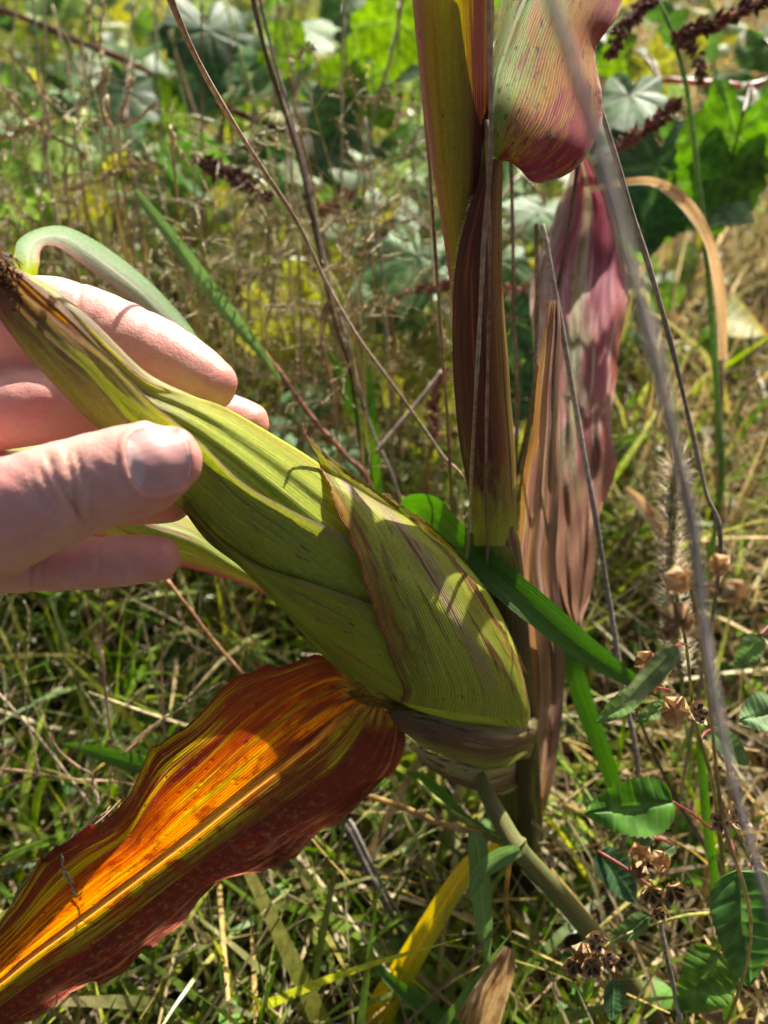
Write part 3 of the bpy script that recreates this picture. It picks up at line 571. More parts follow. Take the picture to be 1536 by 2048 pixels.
disp += .0007 * np.exp(-((px - 118) / 14) ** 2 - ((py - 960) / 55) ** 2) * isth + .0006 * np.exp(-((px - 172) / 9) ** 2 - ((py - 985) / 50) ** 2) * isth
isin = (py < 840) & (pd > .205) & (pd < .25)
for a in [(166, 555, 160, 650, 5, .00035, 6), (300, 610, 270, 700, 10, .0003, 6)]: disp += line(*a) * isin
ispk = (py > 1060) & (pd > .199)
for a in [(70, 1080, 62, 1190, 5, .0007, 4), (84, 1080, 90, 1190, 4, .0004, 4), (205, 1070, 200, 1180, 6, .0004, 4)]: disp += line(*a) * ispk
# nail: long axis, across axis in the thumb's own direction
nc = np.array([318., 916.]); na = unit(np.array([1., -.22])); nb_ = np.array([-na[1], na[0]])
def nail_ab(x, y): return ((x - nc[0]) * na[0] + (y - nc[1]) * na[1]) / 62, ((x - nc[0]) * nb_[0] + (y - nc[1]) * nb_[1]) / 63
a_, b_ = nail_ab(px, py); rr = (np.abs(a_) ** 3.0 + np.abs(b_) ** 2.6) ** (1 / 2.8)
disp += isth * face * (.00065 * np.exp(-((rr - 1.15) / .09) ** 2) * (1 - sstep(a_, .5, .9)) - .0010 * sstep(rr, 1.05, .94))
disp += .00012 * np.sin(px * .09 + 3 * np.sin(py * .03)) * np.sin(py * .07)
co = co + nr * disp[:, None]
me.vertices.foreach_set('co', co.astype(np.float32).ravel()); me.update()
tips = np.array([(400, 905, .18, 90), (460, 780, .232, 90), (520, 850, .25, 80), (360, 1115, .212, 90), (370, 1000, .242, 80)])
red = np.zeros(nv)
for tx, ty, td, tr in tips: red = np.maximum(red, np.exp(-((px - tx) ** 2 + (py - ty) ** 2) / tr ** 2) * (np.abs(pd - td) < .018))
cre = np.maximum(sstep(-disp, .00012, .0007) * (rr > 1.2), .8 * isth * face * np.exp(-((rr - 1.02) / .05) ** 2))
pale = isth * face * np.exp(-((px - 135) / 60) ** 2) * .6
c3 = np.stack([red, cre, pale], -1)
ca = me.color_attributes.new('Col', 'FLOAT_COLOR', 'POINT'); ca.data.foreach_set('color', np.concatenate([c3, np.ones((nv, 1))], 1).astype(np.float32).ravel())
me.polygons.foreach_set('use_smooth', np.full(len(me.polygons), True))
t = NT('skin'); at_ = t.n('ShaderNodeAttribute', attribute_name='Col'); sx = t.n('ShaderNodeSeparateColor'); t.t.links.new(at_.outputs['Color'], sx.inputs[0])
P_ = t.pos(); c = t.mix(t.mr(t.noise(P_, 90., 3.), .35, .68), (.65, .345, .29), (.65, .285, .25))
c = t.mix(t.mr(t.noise(P_, 400., 2.), .45, .7, 0., .35), c, (.66, .42, .33))
c = t.mix(t.math('MULTIPLY', sx.outputs[0], .6), c, (.58, .22, .18)); c = t.mix(t.math('MULTIPLY', sx.outputs[2], .6), c, (.66, .46, .34))
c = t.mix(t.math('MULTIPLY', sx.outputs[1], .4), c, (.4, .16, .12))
gr = t.math('ADD', t.math('MULTIPLY', t.voro(P_, 1100.), .8), t.noise(P_, 2200., 2.))
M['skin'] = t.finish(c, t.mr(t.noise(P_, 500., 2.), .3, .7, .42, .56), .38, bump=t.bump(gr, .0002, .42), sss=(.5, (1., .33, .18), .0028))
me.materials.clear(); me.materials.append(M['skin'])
hand_org = A(np.array((-640, 960, .246)))
me.transform(Matrix.Translation(Vector(-hand_org)))
hand = bpy.data.objects.new('person', me); COL.objects.link(hand); hand.location = hand_org; ORG[hand.name] = hand_org
tag(hand, 'bare left hand, thumb in front and fingers behind, holding the corn ear', 'hand')
# the nail plate
bv = BVHTree.FromPolygons([tuple(x) for x in co], [tuple(p.vertices) for p in me.polygons])
n_, m__ = 30, 30; V = np.zeros((n_, m__, 3))
for i in range(n_):
    for j in range(m__):
        a = -1 + 2 * i / (n_ - 1); b = -1 + 2 * j / (m__ - 1)
        # square to rounded plate
        k = 1 / max(1e-6, (abs(a) ** 3.2 + abs(b) ** 2.8) ** (1 / 3.)) * max(abs(a), abs(b)) if (a or b) else 1
        a2, b2 = a * k, b * k
        x, y = nc + na * a2 * 62 + nb_ * b2 * 63
        ray = unit(FWD + (x - 768) / FPX * RGT + (1024 - y) / FPX * UP)
        hit = bv.ray_cast(Vector(CAM), Vector(ray))[0]
        lift = .00075 * (1 - max(abs(a), abs(b)) ** 6) + .0003 * max(0, a) ** 2
        V[i, j] = np.array(hit) - ray * (lift + .0001)
for it in range(6): V[1:-1, 1:-1] = (V[1:-1, 1:-1] * 2 + V[:-2, 1:-1] + V[2:, 1:-1] + V[1:-1, :-2] + V[1:-1, 2:]) / 6
t = NT('nail'); u, v = t.uv()
lun = t.math('ADD', t.math('POWER', t.math('ABSOLUTE', t.math('SUBTRACT', u, .5)), 2.), v)
c = t.mix(t.mr(lun, .30, .20), (.56, .3, .285), (.63, .43, .41)); c = t.mix(t.mr(v, .95, .99), c, (.7, .5, .44))
c = t.mix(t.mr(t.noise(t.xyz(t.math('MULTIPLY', u, 30.), v), 1.), .35, .7, 0., .18), c, (.7, .46, .44))
M['nail'] = t.finish(c, .3, .22, bump=t.bump(t.noise(t.xyz(t.math('MULTIPLY', u, 40.), v), 1.), .00006), sss=(.3, (1., .4, .3), .001))
MB().grid(V).build('thumbnail', M['nail'], hand)
# ------------------------------------------------------------ weeds one can tell apart
def poly(pts, n=30): return spline(np.array(pts, float), n)
def to_ground(pts, z=.0):
    """carry a stem on from its last point down to the soil"""
    P = [tuple(p) for p in pts]; a = A(np.array(P[-2])); b = A(np.array(P[-1])); d = unit(b - a)
    d = unit(d * .5 + np.array([0, 0, -1.])); k = (b[2] - z) / -d[2]
    return np.concatenate([A(np.array(P)), [b + d * k * .5 + rng.normal(0, .002, 3), b + d * k]])
def stem_obj(name, label, cat, pts, wpx, col, mat='dead', group=None, ground=True, taper_=1.0, parent=None, k=7, jit=.0):
    P = to_ground(pts) if ground else A(np.array(pts, float))
    P = spline(P, max(24, 6 * len(P))); dd = to_px(P)[2]
    wr = np.array(wpx, float) if np.ndim(wpx) else np.array([wpx, wpx], float)
    d0 = np.median([p[2] for p in pts]); r = np.interp(np.linspace(0, 1, len(P)), np.linspace(0, 1, len(wr)), wr) * d0 / FPX / 2
    if jit: P = P + rng.normal(0, jit, P.shape)
    nz = 1 + .12 * np.sin(np.linspace(0, 9, len(P)) * 5)
    c = np.array(col, float); n = len(P)
    cc = np.repeat((c[None] * (1 + .25 * np.sin(np.linspace(0, 20, n) + rng.random() * 6))[:, None])[:, None], k, 1)
    mb = MB(); mb.tube(P, r * nz, k); mb.c[0] = cc.reshape(-1, 3); mb.c[1] = mb.c[2] = c[None]
    o = mb.build(name, M[mat], parent, origin=None if parent is not None else P[-1])
    if parent is None: tag(o, label, cat, group)
    return o, P
def ribbon(name, label, cat, rows, mat, n=50, m=9, fn=None, parent=None, group=None, base=None):
    V = sheet(rows, n, m, fn); o = MB().grid(V).build(name, mat, parent, origin=None if parent is not None else (V[-1].mean(0) if base is None else base))
    if parent is None and label: tag(o, label, cat, group)
    return o, V
def strip_rows(pts, fold=0.):
    """centre line points (x, y, distance, half width px [, tilt]) -> rows of 3"""
    P = np.array([tuple(p) + (0.,) * (5 - len(p)) for p in pts], float); t = np.gradient(P[:, :2], axis=0); t /= np.linalg.norm(t, axis=1, keepdims=True) + 1e-9
    nx = np.stack([-t[:, 1], t[:, 0]], -1); w_ = P[:, 3:4]; tl = P[:, 4:5] if P.shape[1] > 4 else np.zeros((len(P), 1))
    m = P[:, :3]; o = np.concatenate([nx * w_, w_ * P[:, 2:3] / FPX * tl], 1)
    mid = m.copy(); mid[:, 2:3] += fold * w_ * P[:, 2:3] / FPX
    return np.stack([m - o, mid, m + o], 1)

def place(x, y):
    c = 'at the left edge' if x < 110 else 'left of the slanting stems' if x < 380 else 'beside the dark grey stem' if x < 620 else 'left of the maroon stalk'
    return ('high up ' if y < 400 else 'level with the hand ' if y < 600 else 'low down ') + c
# -- dry upright stems
G_ = 'dry upright stems in front of the weeds'
grey = (.22, .17, .13); tan = (.30, .22, .13); dk = (.12, .08, .05); rust = (.26, .12, .05)
stem_obj('dry_weed', 'thick pale grey dry stem close to the camera, slanting past the pink leaf', 'stem', [(1085, -60, .078), (1135, 100, .079), (1190, 270, .081), (1245, 470, .084), (1300, 680, .089), (1345, 870, .095), (1385, 1060, .102), (1408, 1250, .106), (1446, 1480, .108), (1510, 1720, .11), (1580, 1960, .114), (1640, 2200, .12)], [16, 20, 25, 26, 20, 15, 12, 10], (.5, .42, .36), group=G_)
stem_obj('dry_weed', 'dark grey dry stem rising left of the stalk to the top edge', 'stem', [(498, -40, .36), (530, 100, .37), (562, 200, .38), (594, 300, .385), (622, 420, .39), (646, 540, .395), (672, 650, .40), (705, 770, .405)], [10, 10, 9, 9, 7], dk, group=G_)
stem_obj('dry_weed', 'light grey dry stem running close beside the dark grey stem', 'stem', [(512, -40, .365), (545, 105, .375), (574, 205, .385), (602, 305, .39), (630, 425, .395), (655, 545, .40), (700, 700, .405), (740, 850, .41), (800, 1000, .42)], [6, 6, 6, 6, 6], (.30, .25, .22), group=G_)
stem_obj('dry_weed', 'long tan stem slanting from the top left down to the stalk', 'stem', [(318, -60, .20), (380, 90, .225), (450, 220, .25), (530, 345, .28), (600, 455, .30), (655, 570, .31), (720, 680, .315), (800, 790, .32), (880, 905, .325), (950, 1020, .33)], [10, 9, 8, 7, 7, 6, 6], (.29, .22, .16), group=G_)
stem_obj('dry_weed', 'thin brown stem just left of the maroon stalk', 'stem', [(826, -40, .28), (846, 180, .285), (860, 340, .29), (872, 520, .295), (884, 690, .30), (896, 850, .305), (902, 980, .31), (904, 1100, .32)], [8, 7, 7, 7], (.22, .13, .08), group=G_)
stem_obj('dry_weed', 'thin straw stem crossing the front of the maroon sheath', 'stem', [(978, -40, .182), (982, 180, .188), (980, 330, .194), (968, 480, .202), (960, 640, .21), (952, 780, .218), (944, 930, .25), (938, 1060, .278), (930, 1160, .305)], [9, 9, 8, 8], (.30, .22, .14), group=G_)
stem_obj('dry_weed', 'thin brown stem over the right side of the maroon sheath', 'stem', [(974, 240, .20), (977, 400, .205), (980, 560, .212), (976, 720, .225), (973, 880, .245), (972, 1020, .27), (972, 1160, .298)], [7, 7, 7, 7], (.2, .13, .09), group=G_)
stem_obj('dry_weed', 'grey stem with a broken top in front of the pink leaf', 'stem', [(1084, 448, .30), (1106, 560, .305), (1138, 740, .31), (1162, 880, .318), (1188, 1020, .326), (1216, 1190, .336), (1245, 1370, .347), (1276, 1560, .362)], [9, 11, 11, 11, 12], (.30, .25, .22), group=G_)
stem_obj('dry_weed', 'brown snapped stem between the maroon stalk and pink leaf', 'stem', [(1073, 448, .33), (1074, 560, .334), (1072, 700, .34), (1062, 830, .35)], [9, 9, 8], (.24, .16, .1), group=G_)
stem_obj('dry_weed', 'dark thin stem meeting the grey broken stem at a narrow angle', 'stem', [(1158, 310, .34), (1140, 440, .345), (1118, 560, .35), (1090, 690, .356), (1066, 800, .362)], [8, 8, 7], dk, group=G_)
stem_obj('dry_weed', 'straight brown stem right of the maroon sheath', 'stem', [(1022, 300, .34), (1026, 480, .345), (1028, 640, .35), (1034, 820, .36)], [8, 8, 8], (.22, .15, .1), group=G_)
stem_obj('dry_weed', 'speckled grey stem just right of the near blurred stem', 'stem', [(1172, 120, .262), (1204, 226, .262), (1256, 400, .266), (1300, 540, .27), (1340, 680, .28), (1376, 830, .29), (1410, 980, .30), (1440, 1120, .31)], [11, 11, 10, 10, 10], (.26, .21, .16), group=G_)
stem_obj('dry_weed', 'rust brown stem with a tip behind the dark grey stem', 'stem', [(577, 146, .52), (592, 220, .525), (608, 300, .53), (628, 380, .535), (645, 450, .54)], [5, 7, 7], rust, group=G_)
stem_obj('dry_weed', 'long thin straw leaning right toward the stalk top', 'stem', [(808, -20, .5), (790, 80, .51), (762, 180, .52), (735, 280, .53), (712, 380, .54), (690, 480, .55)], [6, 6, 6], (.36, .28, .17), group=G_)
stem_obj('dry_weed', 'straight tan twig crossing the dark gap left of the stalk', 'stem', [(885, 742, .40), (840, 800, .40), (790, 860, .40), (752, 906, .40)], [9, 10, 11], (.34, .28, .22), group=G_, ground=False)
stem_obj('dry_weed', 'reddish brown cane slanting down behind the ear', 'stem', [(500, 668, .40), (560, 745, .40), (620, 830, .40), (690, 910, .40), (745, 985, .405)], [9, 10, 11, 11], (.26, .11, .08), group=G_)
stem_obj('dry_weed', 'orange brown straight stem below the little finger', 'stem', [(334, 1160, .36), (380, 1220, .365), (430, 1285, .37), (486, 1350, .375), (540, 1420, .38)], [7, 7, 6], (.36, .2, .1), group=G_)
stem_obj('dry_weed', 'pale straw slanting above the orange leaf at the left edge', 'stem', [(-20, 1370, .38), (60, 1455, .385), (120, 1530, .39), (180, 1610, .395), (230, 1680, .40)], [6, 6, 6], (.40, .32, .22), group=G_)
stem_obj('dry_weed', 'dark grey stick leaning below the orange leaf', 'stem', [(690, 1650, .36), (745, 1760, .365), (800, 1860, .37), (850, 1960, .38), (890, 2048, .39)], [12, 12, 11], (.13, .115, .11), group=G_)
stem_obj('dry_weed', 'pale grey stick beside the dark stick below the orange leaf', 'stem', [(700, 1640, .37), (770, 1780, .375), (830, 1880, .38), (880, 1990, .39), (920, 2060, .40)], [8, 8, 8], (.3, .26, .25), group=G_)
stem_obj('dry_weed', 'tan dry stem under the seed clusters at the bottom right', 'stem', [(1316, 1820, .30), (1330, 1900, .305), (1350, 1990, .31), (1362, 2070, .32)], [10, 11, 12], (.3, .26, .22), group=G_)
stem_obj('dry_weed', 'thin straight stem crossing the lower left grass', 'stem', [(352, 1830, .40), (420, 1920, .405), (480, 1990, .41), (530, 2060, .42)], [7, 7, 6], (.28, .24, .2), group=G_)
# more distant ones, alike
for i in range(54):
    x0 = rng.uniform(380, 860) if i < 32 else rng.uniform(0, 420); d = rng.uniform(.42, .8); y0 = rng.uniform(-60, 300); ln = rng.uniform(300, 620); sl = rng.normal(.12, .13)
    stem_obj('dead_grass', 'thin dry leafless grass stalk ' + place(x0, y0 + ln * .6), 'grass stalk', [(x0 + sl * ln * t + rng.normal(0, 5), y0 + ln * t, d + .03 * t) for t in (0, .25, .5, .75, 1)], [4, 6, 7], [(.36, .27, .16), (.3, .25, .2), (.42, .35, .2), (.24, .15, .08), (.2, .26, .07)][i % 5], group='thin dry stalks in the blurred weeds', k=5)

# -- barnyard grass heads
def seed_head(parent, pts, n, L, rad, colr, bristle=0., mat='seed', name='seed_head', spread=.9):
    P = spline(A(np.array(pts, float)), 60); mb = MB(); mb.tube(P, .0005, 5, col=np.array((.25, .14, .08)))
    T = unit(np.gradient(P, axis=0)); i = rng.integers(0, 60, n); env = np.minimum(1, np.minimum(i / 8, (59 - i) / 10 + .3))
    q = unit(rng.normal(0, 1, (n, 3))); dirs = unit(T[i] * rng.uniform(.5, 1.1, (n, 1)) + q * spread)
    col = np.array(colr)[rng.integers(0, len(colr), n)] * rng.uniform(.6, 1.3, (n, 1))
    mb.spikelets(P[i] + q * rad * .3 * env[:, None], dirs, L * rng.uniform(.7, 1.25, n) * (.5 + .5 * env), rad * rng.uniform(.3, .5, n), col)
    o = mb.build(name, M[mat], parent, smooth=False)
    if bristle:
        b = MB(); k = n; i = rng.integers(0, 60, k); q = unit(rng.normal(0, 1, (k, 3)))
        b.spikelets(P[i], unit(T[i] * .5 + q), bristle * rng.uniform(.5, 1.2, k), .00012, np.array([(.45, .36, .2), (.5, .42, .3)])[rng.integers(0, 2, k)])
        s = b.build('bristles', M['dry'], o); s['kind'] = 'stuff'
    return o
RED = [(.16, .035, .03), (.22, .06, .05), (.11, .03, .025), (.28, .12, .07)]
t_ = thing('barnyard_grass', 'tall green grass stem at the right with dark red seed heads on top', 'grass', to_ground([(1436, 900, .47), (1442, 1010, .48)])[-1])
bstem, _ = stem_obj('stem', '', '', [(1316, 0, .42), (1342, 60, .42), (1372, 170, .425), (1392, 320, .43), (1410, 480, .435), (1424, 640, .44), (1434, 800, .45), (1442, 980, .46)], [7, 10, 12, 13, 13], (.16, .26, .06), 'plant', parent=t_)
seed_head(t_, [(1346, 80, .42), (1390, 58, .415), (1450, 38, .41), (1500, 12, .405), (1550, -14, .40)], 150, .0062, .0036, RED, .008)
seed_head(t_, [(1352, 84, .42), (1380, 90, .415), (1396, 120, .412), (1402, 160, .41)], 70, .005, .003, [(.3, .17, .1), (.22, .08, .06)], .006)
seed_head(t_, [(1318, 4, .42), (1290, 10, .42), (1262, 36, .42), (1236, 74, .42), (1222, 110, .42)], 130, .006, .0036, RED, .006)
t_ = thing('barnyard_grass', 'single rusty red seed head slanting beside the upper corn leaf', 'grass', to_ground([(1200, 330, .46), (1150, 400, .5)])[-1])
stem_obj('stem', '', '', [(1222, 304, .44), (1190, 325, .45), (1150, 380, .47), (1120, 480, .50)], 5, (.3, .24, .14), 'plant', parent=t_)
seed_head(t_, [(1222, 304, .44), (1262, 276, .44), (1300, 250, .44), (1335, 224, .44), (1352, 206, .44)], 140, .0056, .0036, [(.24, .08, .05), (.32, .14, .08), (.16, .05, .04)], .006)
for nm, pts, lb in [('a', [(632, 432, .58), (655, 415, .58), (680, 402, .58), (704, 386, .58)], 'small pinkish red seed head beside the dark grey stem'), ('b', [(800, 588, .5), (840, 580, .5), (880, 574, .5), (930, 566, .5), (1000, 576, .5), (1050, 582, .5)], 'red seed head lying level behind the maroon stalk'),
                    ('c', [(870, 880, .46), (866, 820, .46), (874, 780, .46), (890, 745, .46)], 'faded pink seed head in the dark gap left of the stalk')]:
    t_ = thing('barnyard_grass', lb, 'grass', to_ground([tuple(pts[0]), (pts[0][0] - 8, pts[0][1] + 40, pts[0][2])])[-1])
    stem_obj('stem', '', '', [pts[0], (pts[0][0] - 14, pts[0][1] + 40, pts[0][2] + .01), (pts[0][0] - 14, pts[0][1] + 140, pts[0][2] + .02)], 5, (.28, .12, .07), 'plant', parent=t_)
    seed_head(t_, pts, 110, .006, .0036, [(.34, .11, .1), (.42, .2, .16), (.22, .06, .06)], .007)
t_ = thing('barnyard_grass', 'drooping grass arching left with brown spikelets hanging beneath', 'grass', to_ground([(700, 640, .46), (740, 760, .47)])[-1])
stem_obj('stem', '', '', [(380, 305, .44), (430, 325, .44), (490, 345, .44), (540, 380, .44), (580, 430, .445), (640, 520, .45), (700, 640, .46)], [7, 10, 11, 8, 8], (.34, .36, .16), 'plant', parent=t_)
seed_head(t_, [(384, 312, .44), (430, 338, .44), (480, 360, .44), (540, 396, .44)], 110, .007, .004, [(.2, .09, .06), (.14, .05, .04), (.45, .33, .27)], .008)
# dry leaf of the tall grass
M['blade_tan'] = corn_mat('tan_blade', [(0, (.5, .36, .2)), (.5, (.44, .3, .16)), (1, (.54, .42, .28))], streaks=[((.3, .16, .08), 10, 5, .5, .62)], trans=.35, veins=12, seed=6)
ribbon('curled_grass', 'bent tan grass leaf arching over in front of the big dark vine leaf', 'grass leaf', strip_rows([(1180, 380, .40, 5), (1240, 366, .40, 8), (1300, 362, .40, 9, .6), (1350, 386, .40, 14, .4), (1390, 430, .405, 14, .3), (1420, 490, .41, 10, .5), (1436, 560, .42, 12, 1), (1444, 640, .43, 10, 1), (1446, 720, .44, 9, 0)]), M['blade_tan'])
stem_obj('grass_culm', 'thick yellowish dry culm standing at the right edge', 'grass culm', [(1440, 640, .50), (1440, 780, .51), (1436, 900, .52), (1440, 1040, .53)], [14, 18, 20], (.38, .26, .12))

# -- foxtail
t_ = thing('foxtail', 'bristly pale green foxtail spike behind the near blurred stem', 'foxtail', ground_at(1378, 1560))
FX = [(1352, 930, .33), (1346, 1000, .333), (1342, 1100, .337), (1346, 1200, .34), (1352, 1290, .344), (1362, 1352, .348)]
stem_obj('stem', '', '', [(1362, 1350, .348), (1372, 1450, .36), (1380, 1560, .38)], 6, (.2, .28, .08), 'plant', parent=t_)
sh = seed_head(t_, FX, 420, .0028, .0018, [(.32, .36, .1), (.42, .42, .16), (.25, .26, .08)], 0, 'plant', 'spike', .8)
b = MB(); P = spline(A(np.array(FX)), 80); T = unit(np.gradient(P, axis=0)); k = 900; i = rng.integers(0, 80, k); q = unit(rng.normal(0, 1, (k, 3)))
b.spikelets(P[i], unit(q - T[i] * .7), rng.uniform(.007, .013, k), .00019, np.array([(.75, .66, .5), (.62, .42, .28), (.78, .74, .55)])[rng.integers(0, 3, k)]); s_ = b.build('bristles', M['dry'], sh); s_['kind'] = 'stuff'

# -- broad leaves
def lobed_leaf(parent, x, y, d, size, rot, tilt=(0, 0), col=(.08, .17, .035), lobes=5, cup=.12, name='leaf', ragged=.06, pale=(.2, .3, .1), deep=.2):
    """rounded five-lobed vine leaf, rot = direction of the tip on the picture, tilt leans it"""
    L = 1.02 * size * d / FPX; n, m = 9, 120; th = np.linspace(-math.pi, math.pi, m, endpoint=False)
    rad = 1 - deep * (.5 - .5 * np.cos(th * lobes)) * (1 - .3 * np.cos(th)); rad = rad * (1 + .12 * np.cos(th)) * (1 - .62 * np.exp(-((np.abs(th) - math.pi) / .28) ** 2))
    ph = rng.random(4) * 6; rad = rad * (1 + ragged * (np.sin(th * 9 + ph[0]) * .6 + np.sin(th * 17 + ph[1]) * .5 + np.sin(th * 31 + ph[2]) * .35))
    s = np.linspace(0, 1, n)[:, None]; X = s * rad * np.cos(th); Y = s * rad * np.sin(th) * .95
    va = np.arange(-2, 3) * (2 * math.pi / lobes); dv = np.abs(((th[:, None] - va[None] + math.pi) % (2 * math.pi)) - math.pi).min(1)
    near = np.exp(-(dv[None] * s / .035) ** 2)
    Z = -cup * (s * rad) ** 2 + .10 * np.sin(th * 2 + ph[3]) * s ** 2 + .025 * np.sin(th * 7 + ph[1]) * s ** 2 - .016 * near * (s > 0)
    e1 = math.cos(rot) * RGT - math.sin(rot) * UP; e3 = unit(-FWD + tilt[0] * RGT + tilt[1] * UP); e1 = unit(e1 - e3 * (e1 @ e3)); e2 = np.cross(e3, e1)
    c0 = A(np.array((x, y, d))); V = c0 + L * (X[..., None] * e1 + Y[..., None] * e2 + Z[..., None] * e3)
    c = np.array(col)[None, None] * (1 + .2 * np.sin(X * 5 + ph[0])[..., None]); c = c + (np.array(pale) - c) * (near * .3)[..., None]
    mb = MB(); mb.grid(V, col=c, wrap=True, uv=np.stack([X, Y], -1)); return mb.build(name, M['broad'], parent), c0 - L * .3 * e1
vine1 = thing('vine', 'lobed-leaf vine climbing on a reddish stem through the weeds at the top left', 'vine', ground_at(300, 520))
VS = [(-40, 5, .80), (60, 40, .79), (150, 80, .78), (260, 125, .77), (350, 172, .76), (450, 215, .75), (560, 258, .74), (680, 285, .74), (800, 306, .74), (900, 320, .74)]
stem_obj('stem', '', '', VS, [13, 14, 14, 12], (.14, .06, .045), 'plant', parent=vine1, ground=False)
stem_obj('stem', '', '', [(450, 215, .75), (430, 330, .76), (380, 480, .78)], [8, 8], (.14, .08, .045), 'plant', parent=vine1)
GR = (.075, .165, .035); BL = (.09, .19, .06); YG = (.12, .22, .02); DKG = (.04, .10, .03); YL = (.34, .34, .05)
def vine_leaves(v, L, S):
    for x, y, d, s, rot, tl, c in L:
        o, bs = lobed_leaf(v, x, y, d, s, R(rot), tl, c)
        px_, py_, pd_ = to_px(bs); k = np.argmin([math.hypot(px_ - q[0], py_ - q[1]) for q in S]); q = S[k]
        P = np.array([bs, (bs + A(np.array(q))) / 2 + np.array([0, 0, .004]), A(np.array(q))]); mb = MB(); mb.tube(spline(P, 10), .0011, 5, col=np.array((.2, .12, .07))); mb.build('petiole', M['plant'], o)
vine_leaves(vine1, [(418, 60, .70, 108, 80, (.5, .2), DKG), (430, 120, .72, 115, 95, (-.5, .5), BL), (250, 185, .72, 78, 100, (.2, .3), DKG), (238, 262, .70, 70, 110, (-.2, .7), BL), (586, 52, .74, 92, 60, (.1, .9), (.15, .26, .1)), (555, 140, .72, 88, 140, (-.4, .6), (.12, .23, .08)), (640, 215, .70, 80, 30, (.2, .2), GR), (560, 96, .70, 62, 20, (.2, -.4), YG),
                    (720, 165, .70, 95, 120, (-.2, -.5), YG), (790, 40, .72, 90, 100, (0, -.6), YG), (690, 20, .78, 70, 80, (0, .2), GR), (615, 345, .68, 95, 60, (.1, 0), DKG), (330, 205, .74, 60, 40, (0, -.4), YG), (170, 130, .8, 60, 100, (.3, .5), GR), (130, 200, .8, 50, 60, (0, .6), BL), (500, 300, .74, 66, 50, (.2, .7), BL), (700, 300, .7, 60, 60, (.1, .3), GR)], VS)
vine2 = thing('vine', 'vine with big pale and yellowing leaves growing behind the maroon stalk', 'vine', ground_at(820, 900))
VS2 = [(1040, 350, .62), (980, 420, .60), (900, 500, .58), (850, 600, .56), (820, 720, .55), (800, 850, .55)]
stem_obj('stem', '', '', VS2, [9, 10, 10], (.2, .12, .07), 'plant', parent=vine2)
vine_leaves(vine2, [(835, 510, .54, 120, 100, (-.2, .6), BL), (800, 600, .55, 95, 200, (.1, .5), (.10, .2, .07)), (880, 720, .52, 92, 110, (-.2, .1), (.2, .22, .03)), (855, 740, .56, 110, 70, (0, -.2), YL), (1080, 420, .6, 75, 120, (.1, .6), BL), (1020, 640, .55, 85, 90, (.3, 0), DKG), (1040, 760, .54, 75, 90, (.2, 0), DKG), (560, 640, .58, 100, 80, (0, -.5), YL), (640, 560, .60, 90, 60, (0, -.4), (.3, .34, .04)), (700, 620, .62, 85, 120, (.1, -.4), YG),
                    (620, 790, .55, 60, 100, (0, .7), BL), (670, 905, .48, 75, 60, (.1, .6), BL), (530, 870, .52, 60, 30, (0, .6), BL), (700, 480, .64, 80, 90, (0, .4), (.1, .2, .06)), (780, 420, .66, 80, 100, (.2, .5), BL), (1000, 520, .58, 70, 100, (0, .3), GR)], VS2)
vine3 = thing('vine', 'vine on a pink stem at the right edge with large hanging green leaves', 'vine', ground_at(1500, 620))
VS3 = [(1560, 150, .56), (1500, 172, .56), (1440, 168, .56), (1380, 164, .56), (1320, 162, .57), (1260, 190, .58)]
stem_obj('stem', '', '', VS3, [12, 13, 12, 9], (.34, .15, .13), 'plant', parent=vine3, ground=False); stem_obj('stem', '', '', [(1540, 158, .56), (1600, 300, .57), (1620, 480, .6)], [9, 9], (.3, .15, .12), 'plant', parent=vine3)
vine_leaves(vine3, [(1262, 190, .55, 88, 100, (-.2, .5), (.13, .22, .1)), (1230, 250, .56, 70, 110, (-.3, .7), BL), (1315, 330, .54, 150, 100, (.2, 0), DKG), (1300, 420, .55, 90, 90, (0, -.7), (.1, .22, .02)), (1470, 270, .52, 120, 100, (.1, -.5), (.10, .23, .02)), (1450, 350, .53, 105, 95, (0, -.6), (.09, .21, .02)), (1515, 250, .54, 90, 70, (0, -.3), GR), (1440, 410, .54, 75, 110, (-.3, .9), (.16, .26, .12)), (1500, 195, .55, 60, 60, (0, .6), BL), (1536, 90, .58, 60, 60, (.2, .2), GR), (1300, 130, .6, 60, 60, (.1, -.4), YL), (1250, 110, .6, 50, 150, (.1, -.4), YG)], VS3)

